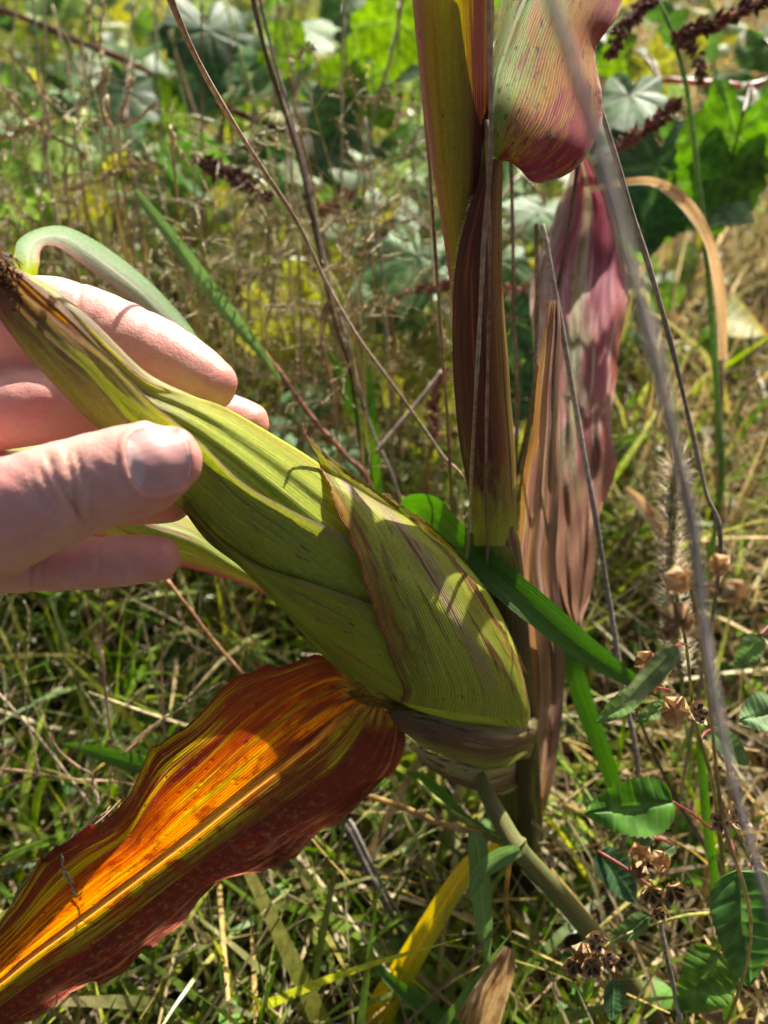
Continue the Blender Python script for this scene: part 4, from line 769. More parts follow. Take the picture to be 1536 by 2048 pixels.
# -- mallow with toothed leaves and dry capsules
def toothed_leaf(parent, bx, by, bd, tx, ty, td, hw, tilt=(0, 0), col=(.07, .16, .03), fold=.25, droop=.08, name='leaf', nt=13, pale=(.2, .32, .1), rim=(.2, .07, .05), wide=.42):
    B, T = A(np.array((bx, by, bd))), A(np.array((tx, ty, td))); L = np.linalg.norm(T - B); e1 = (T - B) / L
    e3 = -FWD + tilt[0] * RGT + tilt[1] * UP; e3 = unit(e3 - e1 * (e3 @ e1)); e2 = np.cross(e3, e1); W = hw * (bd + td) / 2 / FPX
    n, m = 66, 21; t = np.linspace(0, 1, n)[:, None]; s = np.linspace(-1, 1, m)[None]
    prof = np.clip(t, 0, 1) ** wide * np.clip(1 - t, 0, 1) ** .75; prof = prof / prof.max()
    tooth = 1 + .10 * ((t * nt) % 1 - .5) * (np.abs(s) > .93) * (t > .06) * (t < .97)
    tt = t - .10 * np.abs(s) * prof
    y = s * prof * W * tooth; vein = ((tt * 8 + .25 * np.abs(s)) % 1); vl = np.exp(-((vein - .5) / .12) ** 2); mid = np.exp(-(s / .06) ** 2)
    z = fold * np.abs(y) - droop * L * (t - .3) ** 2 - W * .03 * (vl * (1 - mid)) - W * .10 * mid + W * .07 * np.sin(t * 9 + s * 3)
    V = B + e1 * (t * L + 0 * s)[..., None] + e2 * y[..., None] + e3 * z[..., None]
    c = np.array(col)[None, None] * np.ones((n, m, 1)); c = c + (np.array(pale) - c) * np.clip(.6 * mid + .16 * vl * (1 - mid), 0, 1)[..., None]
    c = c + (np.array(rim) - c) * (np.clip((np.abs(s) - .9) / .1, 0, 1) * .55 * np.ones_like(t))[..., None]
    o = MB().grid(V, col=c).build(name, M['broad'], parent); return o, B
def petiole(o, p, q, wpx=6, col=(.3, .09, .07)):
    P = A(np.array([p, ((p[0] + q[0]) / 2, (p[1] + q[1]) / 2 - 4, (p[2] + q[2]) / 2), q], float)); mb = MB(); mb.tube(spline(P, 12), wpx * p[2] / FPX / 2, 6, col=np.array(col)); mb.build('petiole', M['plant'], o)
def capsule(parent, x, y, d, size, face=(0, 0), tone=1.0, name='seed_capsule', closed=False):
    """dry five-parted capsule in its spread papery calyx"""
    L = size * d / FPX; e3 = unit(-FWD + face[0] * RGT + face[1] * UP); e1 = unit(np.cross(UP, e3)); e2 = np.cross(e3, e1); C = A(np.array((x, y, d))); mb = MB(); a0 = rng.random() * 6
    for k in range(5):
        a = a0 + k * 2 * math.pi / 5; r_ = math.cos(a) * e1 + math.sin(a) * e2; p_ = -math.sin(a) * e1 + math.cos(a) * e2
        rows = []
        for t, w_, h in [(0, .12, -.5), (.35, .5, -.42), (.7, .52, -.1), (.95, .34, .25), (1.12, .04, .45 if not closed else .6)]:
            rr_ = t if not closed else math.sin(t * 2.2) * .8; rows.append([C + L * (r_ * rr_ + p_ * s * w_ + e3 * (h - .12 * (s * s)) * (1 if not closed else 1.3)) for s in (-1, -.5, 0, .5, 1)])
        cc = np.array([(.42, .28, .13), (.36, .22, .1), (.5, .36, .2)][k % 3]) * tone * rng.uniform(.75, 1.15); mb.grid(np.array(rows), col=cc)
        if not closed:   # seed wedge, split open and dark inside
            b1 = C + L * (r_ * .12); tri = [b1 - e3 * L * .3, C + L * (r_ * .62 + p_ * .26 + e3 * .12), C + L * (r_ * .72 + e3 * .32), C + L * (r_ * .62 - p_ * .26 + e3 * .12), C + L * (r_ * .25 + e3 * .02)]
            mb.add(np.array(tri), tris=[[0, 1, 2], [0, 2, 3], [4, 2, 1], [4, 3, 2]], col=np.array((.06, .035, .02)))
    return mb.build(name, M['dry'], parent)
mallow = thing('mallow', 'toothed-leaf weed with dry star-shaped seed capsules at the lower right', 'weed', ground_at(1450, 2010))
MS = [(1384, 1400, .262), (1400, 1480, .268), (1424, 1560, .276), (1436, 1640, .284), (1448, 1760, .296), (1452, 1900, .312)]
stem_obj('stem', '', '', MS, [7, 9, 11, 12], (.2, .2, .07), 'plant', parent=mallow)
stem_obj('stem', '', '', [(1350, 1180, .20), (1372, 1290, .23), (1384, 1400, .262)], [6, 7], (.2, .2, .08), 'plant', parent=mallow, ground=False)
stem_obj('stem', '', '', [(1190, 1905, .272), (1230, 1880, .274), (1300, 1850, .28), (1380, 1830, .288), (1450, 1826, .302)], [6, 7, 8], (.3, .3, .08), 'plant', parent=mallow, ground=False)
stem_obj('stem', '', '', [(1300, 1760, .28), (1320, 1800, .282), (1340, 1836, .284)], [6, 6], (.26, .24, .08), 'plant', parent=mallow, ground=False)
stem_obj('stem', '', '', [(1436, 1640, .284), (1462, 1648, .286), (1490, 1700, .288), (1510, 1740, .29)], [6, 6], (.16, .15, .08), 'plant', parent=mallow, ground=False)
def ml(b, t_, hw, col, tilt=(0, 0), att=None, **kw):
    o, _ = toothed_leaf(mallow, *b, *t_, hw, tilt, col, **kw)
    if att: petiole(o, b, att)
    return o
ml((1346, 1604, .268), (1172, 1626, .262), 58, (.07, .2, .015), (.1, .3), (1425, 1660, .284), droop=.05)
ml((1308, 1676, .268), (1230, 1636, .262), 26, (.11, .18, .09), (0, .5), (1345, 1690, .28))
ml((1476, 1742, .262), (1506, 1980, .262), 74, (.06, .165, .03), (.1, .3), (1462, 1680, .286), fold=.15, wide=.3)
ml((1440, 1908, .300), (1366, 2030, .296), 66, (.09, .2, .02), (.1, .1), (1452, 1890, .312), fold=.12, wide=.3)
ml((1284, 1378, .232), (1194, 1446, .230), 22, (.12, .22, .05), (.1, .4), (1340, 1380, .25))
ml((1352, 1292, .17), (1240, 1418, .17), 26, (.16, .22, .1), (.3, .2), (1372, 1290, .23), rim=(.3, .1, .1))
ml((1330, 1408, .240), (1270, 1444, .240), 16, (.13, .22, .06), (.1, .5), (1384, 1410, .262))
ml((1196, 1702, .30), (1276, 1806, .30), 36, (.05, .12, .05), (.2, .3), (1310, 1780, .29))
ml((1180, 1950, .272), (1172, 2006, .272), 11, (.16, .3, .02), (0, -.2), (1192, 1912, .272), nt=7)
ml((1228, 1960, .275), (1226, 2046, .278), 24, (.05, .12, .05), (.1, .3), (1222, 1905, .274))
ml((1300, 1830, .278), (1216, 1886, .276), 20, (.10, .18, .05), (.1, .5), (1318, 1832, .28), rim=(.22, .08, .09))
ml((1560, 1420, .28), (1480, 1440, .276), 44, (.15, .25, .1), (-.2, .6), (1560, 1500, .3))
ml((1420, 1460, .275), (1500, 1530, .275), 26, (.13, .24, .07), (0, .5), (1400, 1480, .268))
ml((1520, 1270, .33), (1470, 1340, .33), 24, (.12, .22, .06), (0, .4), (1560, 1240, .34))
ml((1350, 1690, .285), (1300, 1720, .282), 14, (.14, .22, .08), (0, .4))
for x, y, d, s, f, cl in [(1192, 1884, .268, 21, (0, .3), 0), (1160, 1908, .268, 22, (-.4, .2), 1), (1150, 1932, .27, 22, (-.3, -.2), 0), (1184, 1934, .266, 21, (0, 0), 0), (1216, 1920, .268, 20, (.3, .2), 0), (1240, 1926, .270, 19, (.5, 0), 0), (1180, 1905, .272, 20, (0, .3), 1),
                          (1282, 1704, .276, 24, (-.2, .6), 1), (1322, 1722, .276, 24, (.2, .5), 1), (1276, 1740, .274, 22, (-.5, 0), 1), (1304, 1790, .272, 25, (0, -.5), 0), (1350, 1786, .272, 27, (.2, -.4), 0), (1318, 1828, .276, 16, (0, -.2), 0),
                          (1352, 1420, .236, 32, (-.2, .1), 1), (1398, 1424, .24, 24, (.4, .3), 0), (1440, 1644, .272, 20, (-.2, .4), 0), (1478, 1634, .27, 24, (.2, .5), 0), (1512, 1726, .28, 17, (.3, .2), 0), (1292, 1322, .262, 26, (-.2, .4), 1), (1310, 1370, .262, 18, (-.2, .4), 1)]:
    capsule(mallow, x, y, d, s, f, rng.uniform(.8, 1.15), closed=bool(cl))
near = thing('mallow', 'out of focus weed top with dry brown capsules beside the foxtail', 'weed', ground_at(1440, 2040) + np.array([.05, -.02, 0]))
stem_obj('stem', '', '', [(1372, 1130, .165), (1392, 1230, .168), (1420, 1420, .175), (1446, 1640, .19), (1500, 1900, .21)], [7, 8, 9], (.22, .18, .09), 'plant', parent=near)
for x, y, s in [(1360, 1160, 34), (1352, 1230, 32), (1392, 1250, 30), (1438, 1130, 26), (1340, 1262, 22), (1420, 1180, 22)]: capsule(near, x, y, .162, s, (rng.normal(0, .4), rng.normal(0, .4)), .95, closed=True)
capsule(near, 1474, 1186, .15, 34, (.2, .2), .8, closed=True)

# -- single grass blades that stand out
def blade_mat(name, a, b, c, dry=None, seed=0., trans=.42):
    return corn_mat(name, [(0, a), (.45, b), (.5, tuple(x * 1.3 for x in b)), (.55, b), (1, c)], streaks=[(tuple(x * .7 for x in b), 16, 2, .52, .66)], tip=dry, trans=trans, veins=14, ls=3, seed=seed, vdark=.75)
M['bl_green'] = blade_mat('green_blade', (.09, .2, .03), (.08, .19, .025), (.11, .22, .035))
M['bl_dark'] = blade_mat('dark_green_blade', (.05, .13, .02), (.05, .13, .015), (.07, .17, .02))
M['bl_yel'] = blade_mat('yellow_blade', (.42, .46, .05), (.78, .56, .03), (.8, .58, .04), seed=3)
M['bl_pale'] = blade_mat('pale_green_blade', (.17, .29, .09), (.2, .33, .11), (.17, .3, .09), seed=4)
M['bl_pink'] = corn_mat('pink_edged_blade', [(0, (.2, .3, .17)), (.45, (.3, .38, .27)), (.5, (.5, .5, .42)), (.56, (.3, .38, .27)), (.8, (.36, .36, .28)), (.93, (.44, .3, .26)), (1, (.42, .18, .18))], base=((.3, .36, .03), .0, .2), trans=.4, veins=18, seed=5, rough=.25, spec=.7)
BG = 'grass blades that stand out from the turf'
ribbon('grass_shoot', 'broad dark green blade crossing in front of the stalk below the node', 'grass blade', strip_rows([(800, 1040, .318, 10, .5), (822, 1010, .31, 20, .8), (858, 1016, .304, 26, .9), (900, 1058, .298, 25, .6), (950, 1112, .293, 28, .2), (1010, 1166, .287, 32), (1080, 1224, .282, 32), (1150, 1282, .28, 28), (1240, 1346, .28, 18), (1320, 1390, .28, 6)], .25), M['bl_dark'], group=BG, base=ground_at(800, 1500))
ribbon('grass_shoot', 'dark upright green blade right of the dried corn leaf', 'grass blade', strip_rows([(1120, 1240, .37, 8), (1142, 1320, .372, 18), (1166, 1400, .376, 20), (1192, 1470, .38, 19), (1218, 1540, .385, 17), (1236, 1600, .39, 15), (1250, 1690, .40, 12)], .2), M['bl_dark'], group=BG)
ribbon('grass_shoot', 'folded over blade with a glossy bend and pink edge above the index finger', 'grass blade', strip_rows([(54, 550, .318, 20, 0), (54, 522, .313, 25, .2), (58, 494, .306, 25, .6), (84, 474, .30, 18, 1.0), (124, 474, .298, 22, .7), (180, 506, .303, 27, .3), (240, 550, .31, 28, .2), (300, 600, .315, 26, .1), (370, 680, .32, 24, .1), (430, 780, .33, 18)], .4), M['bl_pink'], group=BG)
ribbon('grass_shoot', 'long narrow muted green blade slanting toward the middle fingertip', 'grass blade', strip_rows([(270, 380, .38, 6), (310, 432, .38, 11), (370, 510, .38, 14), (430, 590, .385, 15), (490, 665, .39, 13), (530, 715, .392, 8), (560, 760, .395, 4)], .2), M['bl_pale'], group=BG)
ribbon('grass_shoot', 'short bright green blade pointing up left of the dark gap', 'grass blade', strip_rows([(655, 700, .42, 3), (680, 745, .42, 10), (700, 800, .42, 14), (722, 860, .425, 8), (738, 930, .43, 5), (746, 1010, .44, 5)], .1), M['bl_green'], group=BG)
ribbon('grass_shoot', 'thin upright bright blade in the dark gap above the ear', 'grass blade', strip_rows([(738, 728, .43, 2), (742, 790, .43, 8), (746, 850, .43, 10), (750, 920, .435, 10), (756, 1020, .445, 9)], .1), M['bl_green'], group=BG)
ribbon('grass_shoot', 'pointed green blade showing left of the orange leaf', 'grass blade', strip_rows([(110, 1487, .345, 2), (160, 1496, .34, 9), (220, 1512, .335, 17), (280, 1528, .33, 20), (350, 1540, .33, 18), (430, 1560, .34, 14)], .15), M['bl_green'], group=BG)
ribbon('grass_shoot', 'pale green blade hanging straight down below the corn stalk base', 'grass blade', strip_rows([(948, 1664, .302, 12), (956, 1700, .302, 20), (962, 1780, .304, 20), (968, 1850, .306, 17), (973, 1900, .308, 9), (976, 1930, .31, 2)], .15), M['bl_pale'], group=BG)
ribbon('grass_shoot', 'bright yellow blade sloping to the bottom edge', 'grass blade', strip_rows([(1000, 1694, .335, 12, .3), (950, 1720, .335, 18, .2), (905, 1780, .336, 22), (862, 1850, .338, 24), (820, 1920, .342, 26), (778, 1990, .348, 30), (740, 2070, .355, 34), (700, 2160, .365, 30)], .35), M['bl_yel'], group=BG)
ribbon('grass_shoot', 'green blade crossing over the yellow blade at the bottom', 'grass blade', strip_rows([(736, 1916, .335, 4), (780, 1960, .33, 12), (840, 2006, .326, 16), (900, 2050, .322, 17), (980, 2110, .32, 15)], .2), M['bl_green'], group=BG)
ribbon('grass_shoot', 'tapering green blade curling out below the ear sheath', 'grass blade', strip_rows([(812, 1546, .375, 4), (840, 1556, .37, 12), (880, 1590, .366, 15), (920, 1630, .362, 11), (980, 1668, .352, 8), (1030, 1694, .345, 6)], .2), M['bl_green'], group=BG)
ribbon('curled_grass', 'yellow brown folded leaf among the lower grass', 'grass leaf', strip_rows([(690, 1790, .40, 8), (660, 1836, .40, 14), (630, 1890, .405, 17), (604, 1950, .41, 15), (580, 2010, .415, 12)], .4), M['bl_yel'])
ribbon('dry_corn_husk', 'pale papery dry leaf standing at the bottom edge', 'dry leaf', strip_rows([(1018, 1896, .32, 12, .4), (1004, 1930, .322, 28, .2), (984, 1976, .326, 36), (962, 2030, .332, 42), (940, 2100, .34, 44)], -.4), M['blade_tan'], 50, 17, dz(lambda u, v: .0016 * np.sin(u * 22)))
ribbon('curled_grass', 'cream dry leaf curling left of the foxtail', 'grass leaf', strip_rows([(1250, 975, .40, 5), (1276, 1000, .40, 13, .3), (1310, 1040, .402, 15, .2), (1340, 1090, .405, 12), (1352, 1150, .41, 9)], .3), M['blade_tan'])
ribbon('grass_shoot', 'slim green blade standing upright behind the mallow capsules', 'grass blade', strip_rows([(1396, 1450, .31, 4), (1404, 1540, .312, 9), (1416, 1660, .316, 10), (1430, 1760, .322, 9), (1446, 1880, .33, 12), (1460, 2040, .34, 14)], .3), M['bl_green'], group=BG)
# stout bent culm in front of the stalk base, with a node and side shoots
culm = thing('grass_culm', 'stout pinkish green grass culm bent at a node in front of the stalk base', 'grass culm', ground_at(1360, 2090))
M['culm'] = corn_mat('culm_skin', [(0, (.17, .14, .045)), (.25, (.12, .15, .05)), (.5, (.09, .14, .045)), (.75, (.12, .15, .05)), (1, (.17, .14, .045))], streaks=[((.12, .12, .05), 5, 1.2, .45, .7)], trans=.05, veins=44, ls=2, seed=17, rough=.7, spec=.2, wmix=.02, vdark=.92, vb=.00005)
q = spline(np.array([(930, 1490, .318, 13), (960, 1560, .314, 15), (996, 1630, .308, 18), (1024, 1680, .303, 20), (1034, 1694, .302, 25)], float), 30); MB().tube(A(q[:, :3]), q[:, 3] * q[:, 2] / FPX, 14).build('upper_stem', M['culm'], culm)
q = spline(np.array([(1022, 1682, .304, 22), (1034, 1696, .302, 25), (1048, 1712, .303, 20), (1100, 1768, .312, 20), (1170, 1850, .325, 21), (1250, 1950, .342, 22), (1340, 2070, .362, 22)], float), 50); MB().tube(A(q[:, :3]), q[:, 3] * q[:, 2] / FPX, 16, flat=.8).build('lower_stem', M['culm'], culm)
for pts, w_, c in [([(1030, 1694, .305), (960, 1668, .318), (880, 1646, .33), (800, 1612, .342), (730, 1590, .35), (690, 1576, .355)], [14, 13, 10], (.36, .24, .09)), ([(1030, 1700, .305), (930, 1640, .32), (870, 1596, .335), (835, 1560, .345)], [10, 9, 7], (.24, .28, .06)), ([(1020, 1712, .31), (1012, 1800, .34), (1020, 1880, .36)], [10, 9], (.3, .22, .08))]:
    stem_obj('side_shoot', '', '', pts, w_, c, 'plant', parent=culm, ground=False)
ribbon('sheath', '', '', strip_rows([(1040, 1700, .296, 12), (1000, 1716, .296, 20), (960, 1748, .298, 16), (940, 1790, .30, 6)], .4), M['bl_pale'], parent=culm)

# -- crabgrass with finger-like spikes, lower left
def spiked(label, stems, spikes, col=(.34, .24, .16), sc=((.5, .4, .3), (.36, .22, .16), (.44, .42, .2)), L=.0034, w_=5, group=None, dens=26, rs=.00042):
    base = to_ground(stems[0][-2:])[-1]; t_ = thing('crabgrass', label, 'grass', base, group)
    for i, s in enumerate(stems): stem_obj('stem', '', '', s, w_, col, 'plant', parent=t_, ground=(i == 0), k=5)
    for s in spikes:
        P = spline(A(np.array(s, float)), 50); T = unit(np.gradient(P, axis=0)); mb = MB(); mb.tube(P, .00028, 4, col=np.array(col))
        n = max(10, int(dens * 1000 * np.linalg.norm(P[-1] - P[0]) / 60)); i = np.linspace(4, 49, n).astype(int); q = unit(rng.normal(0, 1, (n, 3)))
        mb.spikelets(P[i] + q * .0003, unit(T[i] + q * .28), L * rng.uniform(.7, 1.2, n), rs, np.array(sc)[rng.integers(0, len(sc), n)]); mb.build('spike', M['seed'], t_, smooth=False)
    return t_
D = .36
spiked('crabgrass with two pinkish upright spikes at the left edge', [[(-30, 1536, D), (30, 1540, D), (90, 1550, D), (160, 1560, D), (250, 1566, .37), (330, 1600, .39)], [(-30, 1590, D), (30, 1568, D), (80, 1550, D)]], [[(12, 1534, D), (8, 1470, D), (14, 1400, D), (28, 1330, D), (38, 1290, D)], [(80, 1548, D), (66, 1490, D), (52, 1420, D), (50, 1340, D), (58, 1260, D), (52, 1210, D)]])
spiked('crabgrass with thin tall spikes rising under the little finger', [[(204, 1300, .35), (214, 1410, .352), (226, 1490, .356), (240, 1560, .36)]], [[(204, 1300, .35), (202, 1260, .35), (208, 1210, .35), (214, 1170, .35)], [(214, 1385, .35), (240, 1350, .35), (266, 1318, .35), (290, 1296, .35)], [(228, 1440, .352), (246, 1420, .35), (276, 1390, .35)]])
spiked('crabgrass spike standing left of the orange leaf edge', [[(326, 1240, .37), (324, 1340, .372), (328, 1470, .375), (334, 1560, .38)]], [[(326, 1240, .37), (330, 1200, .37), (338, 1158, .37)], [(326, 1368, .37), (360, 1336, .37), (412, 1296, .37)]])
spiked('pale crabgrass with spikes spreading over the orange leaf top edge', [[(245, 1510, .33), (300, 1460, .335), (336, 1430, .34), (250, 1500, .34), (220, 1560, .36)]], [[(260, 1490, .33), (310, 1450, .332), (370, 1410, .334), (440, 1366, .336)], [(200, 1500, .34), (230, 1490, .34), (262, 1468, .34)]])
spiked('crabgrass with curled whitish spikelets above the orange leaf', [[(102, 1480, .335), (126, 1510, .336), (160, 1536, .338), (186, 1560, .34), (150, 1640, .36), (140, 1700, .38)]], [[(108, 1490, .335), (104, 1476, .334), (106, 1462, .334)], [(136, 1514, .336), (160, 1490, .335), (180, 1460, .335), (194, 1442, .335)], [(186, 1560, .34), (190, 1580, .34), (196, 1604, .34)]])
spiked('thin grass with spikelets lying across the orange leaf', [[(30, 1790, .226), (80, 1730, .228), (130, 1690, .235), (200, 1640, .25), (240, 1600, .27), (180, 1660, .30), (120, 1760, .34)]], [[(20, 1816, .225), (48, 1770, .226), (86, 1722, .228), (130, 1690, .232)], [(118, 1700, .229), (124, 1730, .227), (134, 1752, .226), (148, 1782, .226)], [(130, 1690, .236), (170, 1655, .242), (214, 1622, .25)]], L=.0028, w_=3)
spiked('green crabgrass with spikes below the auricle of the orange leaf', [[(860, 1640, .35), (800, 1720, .352), (760, 1790, .356), (700, 1880, .37)], [(830, 1680, .352), (870, 1660, .354), (930, 1640, .356)]], [[(760, 1794, .355), (800, 1746, .353), (840, 1700, .352)], [(745, 1725, .354), (776, 1672, .353), (812, 1612, .352)], [(862, 1706, .352), (866, 1730, .352), (876, 1756, .352)], [(700, 1620, .35), (740, 1600, .35), (772, 1568, .35)]], (.3, .34, .14), ((.36, .4, .18), (.46, .44, .22)))
spiked('grey crabgrass with two long spikes at the bottom left', [[(390, 1890, .36), (320, 1960, .365), (250, 2020, .37), (200, 2080, .38)]], [[(230, 2040, .365), (290, 1980, .362), (350, 1920, .36), (396, 1886, .36)], [(250, 1990, .36), (300, 1940, .36), (336, 1890, .36)], [(280, 2026, .37), (340, 2040, .37), (400, 2046, .37)]], (.36, .34, .26), ((.55, .5, .4), (.4, .4, .26)))
spiked('crabgrass with reddish spikes fanning left of the ear in mid air', [[(640, 700, .40), (650, 640, .40), (664, 580, .40), (640, 660, .405), (660, 760, .41)]], [[(664, 580, .40), (690, 560, .40), (730, 540, .40)], [(660, 600, .40), (690, 630, .40), (720, 590, .40)], [(650, 640, .40), (690, 655, .40), (720, 640, .40)], [(660, 610, .40), (640, 560, .40), (690, 520, .40), (740, 500, .40)], [(655, 620, .40), (680, 690, .40), (720, 640, .40)]], (.3, .2, .15), ((.42, .3, .26), (.5, .42, .3), (.34, .18, .18)))

for i in range(34):
    x0, y0, d = rng.uniform(230, 740), rng.uniform(400, 720), rng.uniform(.38, .52)
    if i >= 24: x0, y0, d = rng.uniform(-20, 330), rng.uniform(150, 420), rng.uniform(.4, .6)
    ln = rng.uniform(120, 230); sl = rng.normal(0, .25)
    st = [(x0, y0, d), (x0 + sl * 60, y0 + ln * .4, d), (x0 + sl * 110, y0 + ln, d + .01)]
    sp_ = []
    for k in range(rng.integers(3, 7)):
        a = rng.uniform(-2.9, -.2); l = rng.uniform(50, 130); sp_.append([(x0 + l * t * math.cos(a) + rng.normal(0, 2), y0 + l * t * math.sin(a) + 26 * t * t, d + .012 * t * rng.normal()) for t in (0, .33, .66, 1)])
    spiked('fine finger-spiked grass head ' + place(x0, y0), [st], sp_, (.34, .3, .14), ((.5, .42, .26), (.42, .26, .18), (.46, .46, .2), (.5, .36, .34)), L=.0032, w_=4, group='fine spiked grass heads in the weeds', dens=20)

for lb, sps in [('golden seeded grass heads nodding in from the left edge', [[(-20, 140, .43), (30, 205, .43), (70, 250, .43), (130, 285, .432), (160, 305, .434)], [(-10, 85, .44), (40, 125, .44), (70, 165, .44), (110, 210, .44)], [(-20, 290, .42), (30, 268, .42), (90, 240, .42)]]),
                ('upright golden seeded grass head at the top left', [[(214, 190, .45), (206, 130, .45), (200, 70, .45), (208, 10, .45)], [(176, 80, .46), (178, 40, .46), (184, 0, .46)], [(225, 140, .45), (200, 170, .45), (170, 200, .45)]]),
                ('straw seeded grass head spreading over the dark vine leaf', [[(236, 250, .43), (250, 210, .43), (262, 165, .43)], [(236, 260, .43), (270, 240, .43), (305, 215, .43)], [(230, 270, .43), (205, 215, .43), (215, 150, .43)], [(232, 330, .43), (200, 360, .43), (130, 380, .43)]]),
                ('straw seeded grass head hanging left of the drooping red head', [[(340, 250, .43), (352, 285, .43), (372, 318, .43)], [(480, 270, .44), (510, 240, .44), (535, 222, .44)], [(330, 330, .43), (270, 330, .43), (230, 345, .43)]])]:
    x, y, d = sps[0][0] if sps[0][0][0] > 0 else sps[0][-1]
    spiked(lb, [[(x, y, d), (x + 12, y + 120, d + .005), (x + 30, y + 260, d + .02)]], sps, (.36, .27, .13), ((.5, .36, .16), (.58, .46, .26), (.42, .28, .12)), L=.0055, w_=6, dens=40, rs=.0009)

# -- small blue flowers
def flower(x, y, d, s, label):
    t_ = thing('blue_flower', label, 'flower', A(np.array((x, y + 60, d + .02))))
    stem_obj('stem', '', '', [(x, y, d), (x + 3, y + 30, d + .01), (x + 2, y + 60, d + .02)], 4, (.15, .26, .05), 'plant', parent=t_, ground=False)
    for k in range(7):
        mb = MB(); a = k * 2.4; cx, cy = x + math.cos(a) * s * .5, y + math.sin(a) * s * .5
        c0 = A(np.array((cx, cy, d - .001))); q = [c0 + .001 * d / .3 * s / 8 * (math.cos(b) * RGT * (1.2 + .3 * math.cos(5 * b)) + math.sin(b) * UP * (1.2 + .3 * math.cos(5 * b))) for b in np.linspace(0, 2 * math.pi, 20, endpoint=False)]
        mb.add(np.array([c0 + FWD * .0006] + q), tris=[[0, j + 1, (j + 1) % 20 + 1] for j in range(20)], col=np.array((.36, .42, .8))); mb.build('petal', M['broad'], t_)
flower(640, 2008, .40, 20, 'tiny pale blue flower in the grass at the bottom edge')
flower(1130, 1464, .50, 16, 'tiny pale blue flower right of the dried corn leaf')
# ------------------------------------------------------------ soil, turf, litter
gx = np.concatenate([[-60, -20, -6], np.linspace(-2.5, 2.5, 130), [6, 20, 60]]); gy = np.concatenate([[-60, -20, -3], np.linspace(-.6, 4.2, 130), [6, 20, 60]])
X, Y = np.meshgrid(gx, gy); Z = .010 * np.sin(X * 9 + 2 * np.sin(Y * 5)) * np.cos(Y * 8) + .006 * np.sin(X * 31 + Y * 17) + .004 * rng.normal(0, 1, X.shape)
Z *= (np.abs(X) < 2.6) * (Y < 4.3) * (Y > -.7); Z -= .012
t = NT('soil'); P_ = t.pos(); c = t.mix(t.mr(t.noise(P_, 14., 4.), .35, .65), (.035, .026, .017), (.09, .065, .038)); c = t.mix(t.mr(t.noise(P_, 160., 4.), .45, .7), c, (.15, .11, .065))
gm = t.finish(c, .9, .15, bump=t.bump(t.noise(P_, 220., 4.), .004)); o = MB().grid(np.stack([X, Y, Z], -1)).build('ground', gm, origin=(0, 0, 0)); o['kind'] = 'structure'
def field(n, y0, y1, pw=1.0):
    """scatter over the wedge of ground the place shows, denser up close"""
    yy = y0 + (y1 - y0) * rng.random(n) ** pw; xx = (rng.random(n) - .5) * 2 * (.42 + .62 * yy); return np.stack([xx, yy, np.zeros(n)], -1)
GRN = np.array([(.075, .15, .012), (.12, .2, .015), (.055, .11, .012), (.2, .27, .025), (.15, .2, .04), (.3, .33, .04)])
STR = np.array([(.32, .25, .12), (.24, .18, .09), (.44, .36, .2), (.15, .11, .06), (.26, .24, .13), (.34, .24, .07), (.12, .085, .05)])
def wet(b):   # how green: the left side and small patches are, the right is dry litter
    q = .5 + .5 * np.sin(b[:, 0] * 7 + 2 * np.sin(b[:, 1] * 4) + 1.3) * np.cos(b[:, 1] * 6 + b[:, 0] * 3)
    return np.clip(.78 - .75 * sstep(b[:, 0] / (1 + .8 * np.maximum(b[:, 1], 0)), .04, .2) + .35 * (q - .5), .06, .95)
def sow(n, y0, y1, Ls, ws, seg, pw=1.0, keep=None, lean=.35, curve=.9):
    b = field(n, y0, y1, pw)
    if keep is not None: b = b[keep(b)]
    n = len(b); g = rng.random(n) < wet(b); col = np.where(g[:, None], GRN[rng.integers(0, len(GRN), n)], STR[rng.integers(0, len(STR), n)]) * rng.uniform(.7, 1.3, (n, 1))
    tip = np.where((rng.random(n) < .35)[:, None], STR[rng.integers(0, len(STR), n)], col * 1.1)
    L = rng.uniform(*Ls, n) * np.where(g, 1, .9); w_ = rng.uniform(*ws, n) * np.where(g, 1, .7)
    mb.blades(b, rng.random(n) * 6.283, np.abs(rng.normal(lean, .25, n)), rng.normal(curve, .6, n), L, w_, col, seg, rng.normal(0, .8, n), tip)
mb = MB()
clear = lambda b: np.hypot(b[:, 0] - corn_base[0], b[:, 1] - corn_base[1]) > .03
sow(6500, -.14, .45, (.05, .15), (.0022, .0062), 6, 1., clear)
sow(900, -.14, .5, (.08, .2), (.005, .0095), 8, 1., lambda b: clear(b) & (b[:, 0] < .1), .5, 1.2)
sow(8000, .35, .9, (.06, .2), (.0025, .0065), 5, 1.)
sow(15000, .8, 1.9, (.06, .22), (.003, .008), 5, 1.)
sow(15000, 1.7, 4.0, (.08, .3), (.004, .010), 4, 1.)
o = mb.build('grass', M['plant'], origin=(0, 0, 0)); tag(o, 'green and straw coloured grass covering the ground', 'grass', kind='stuff')
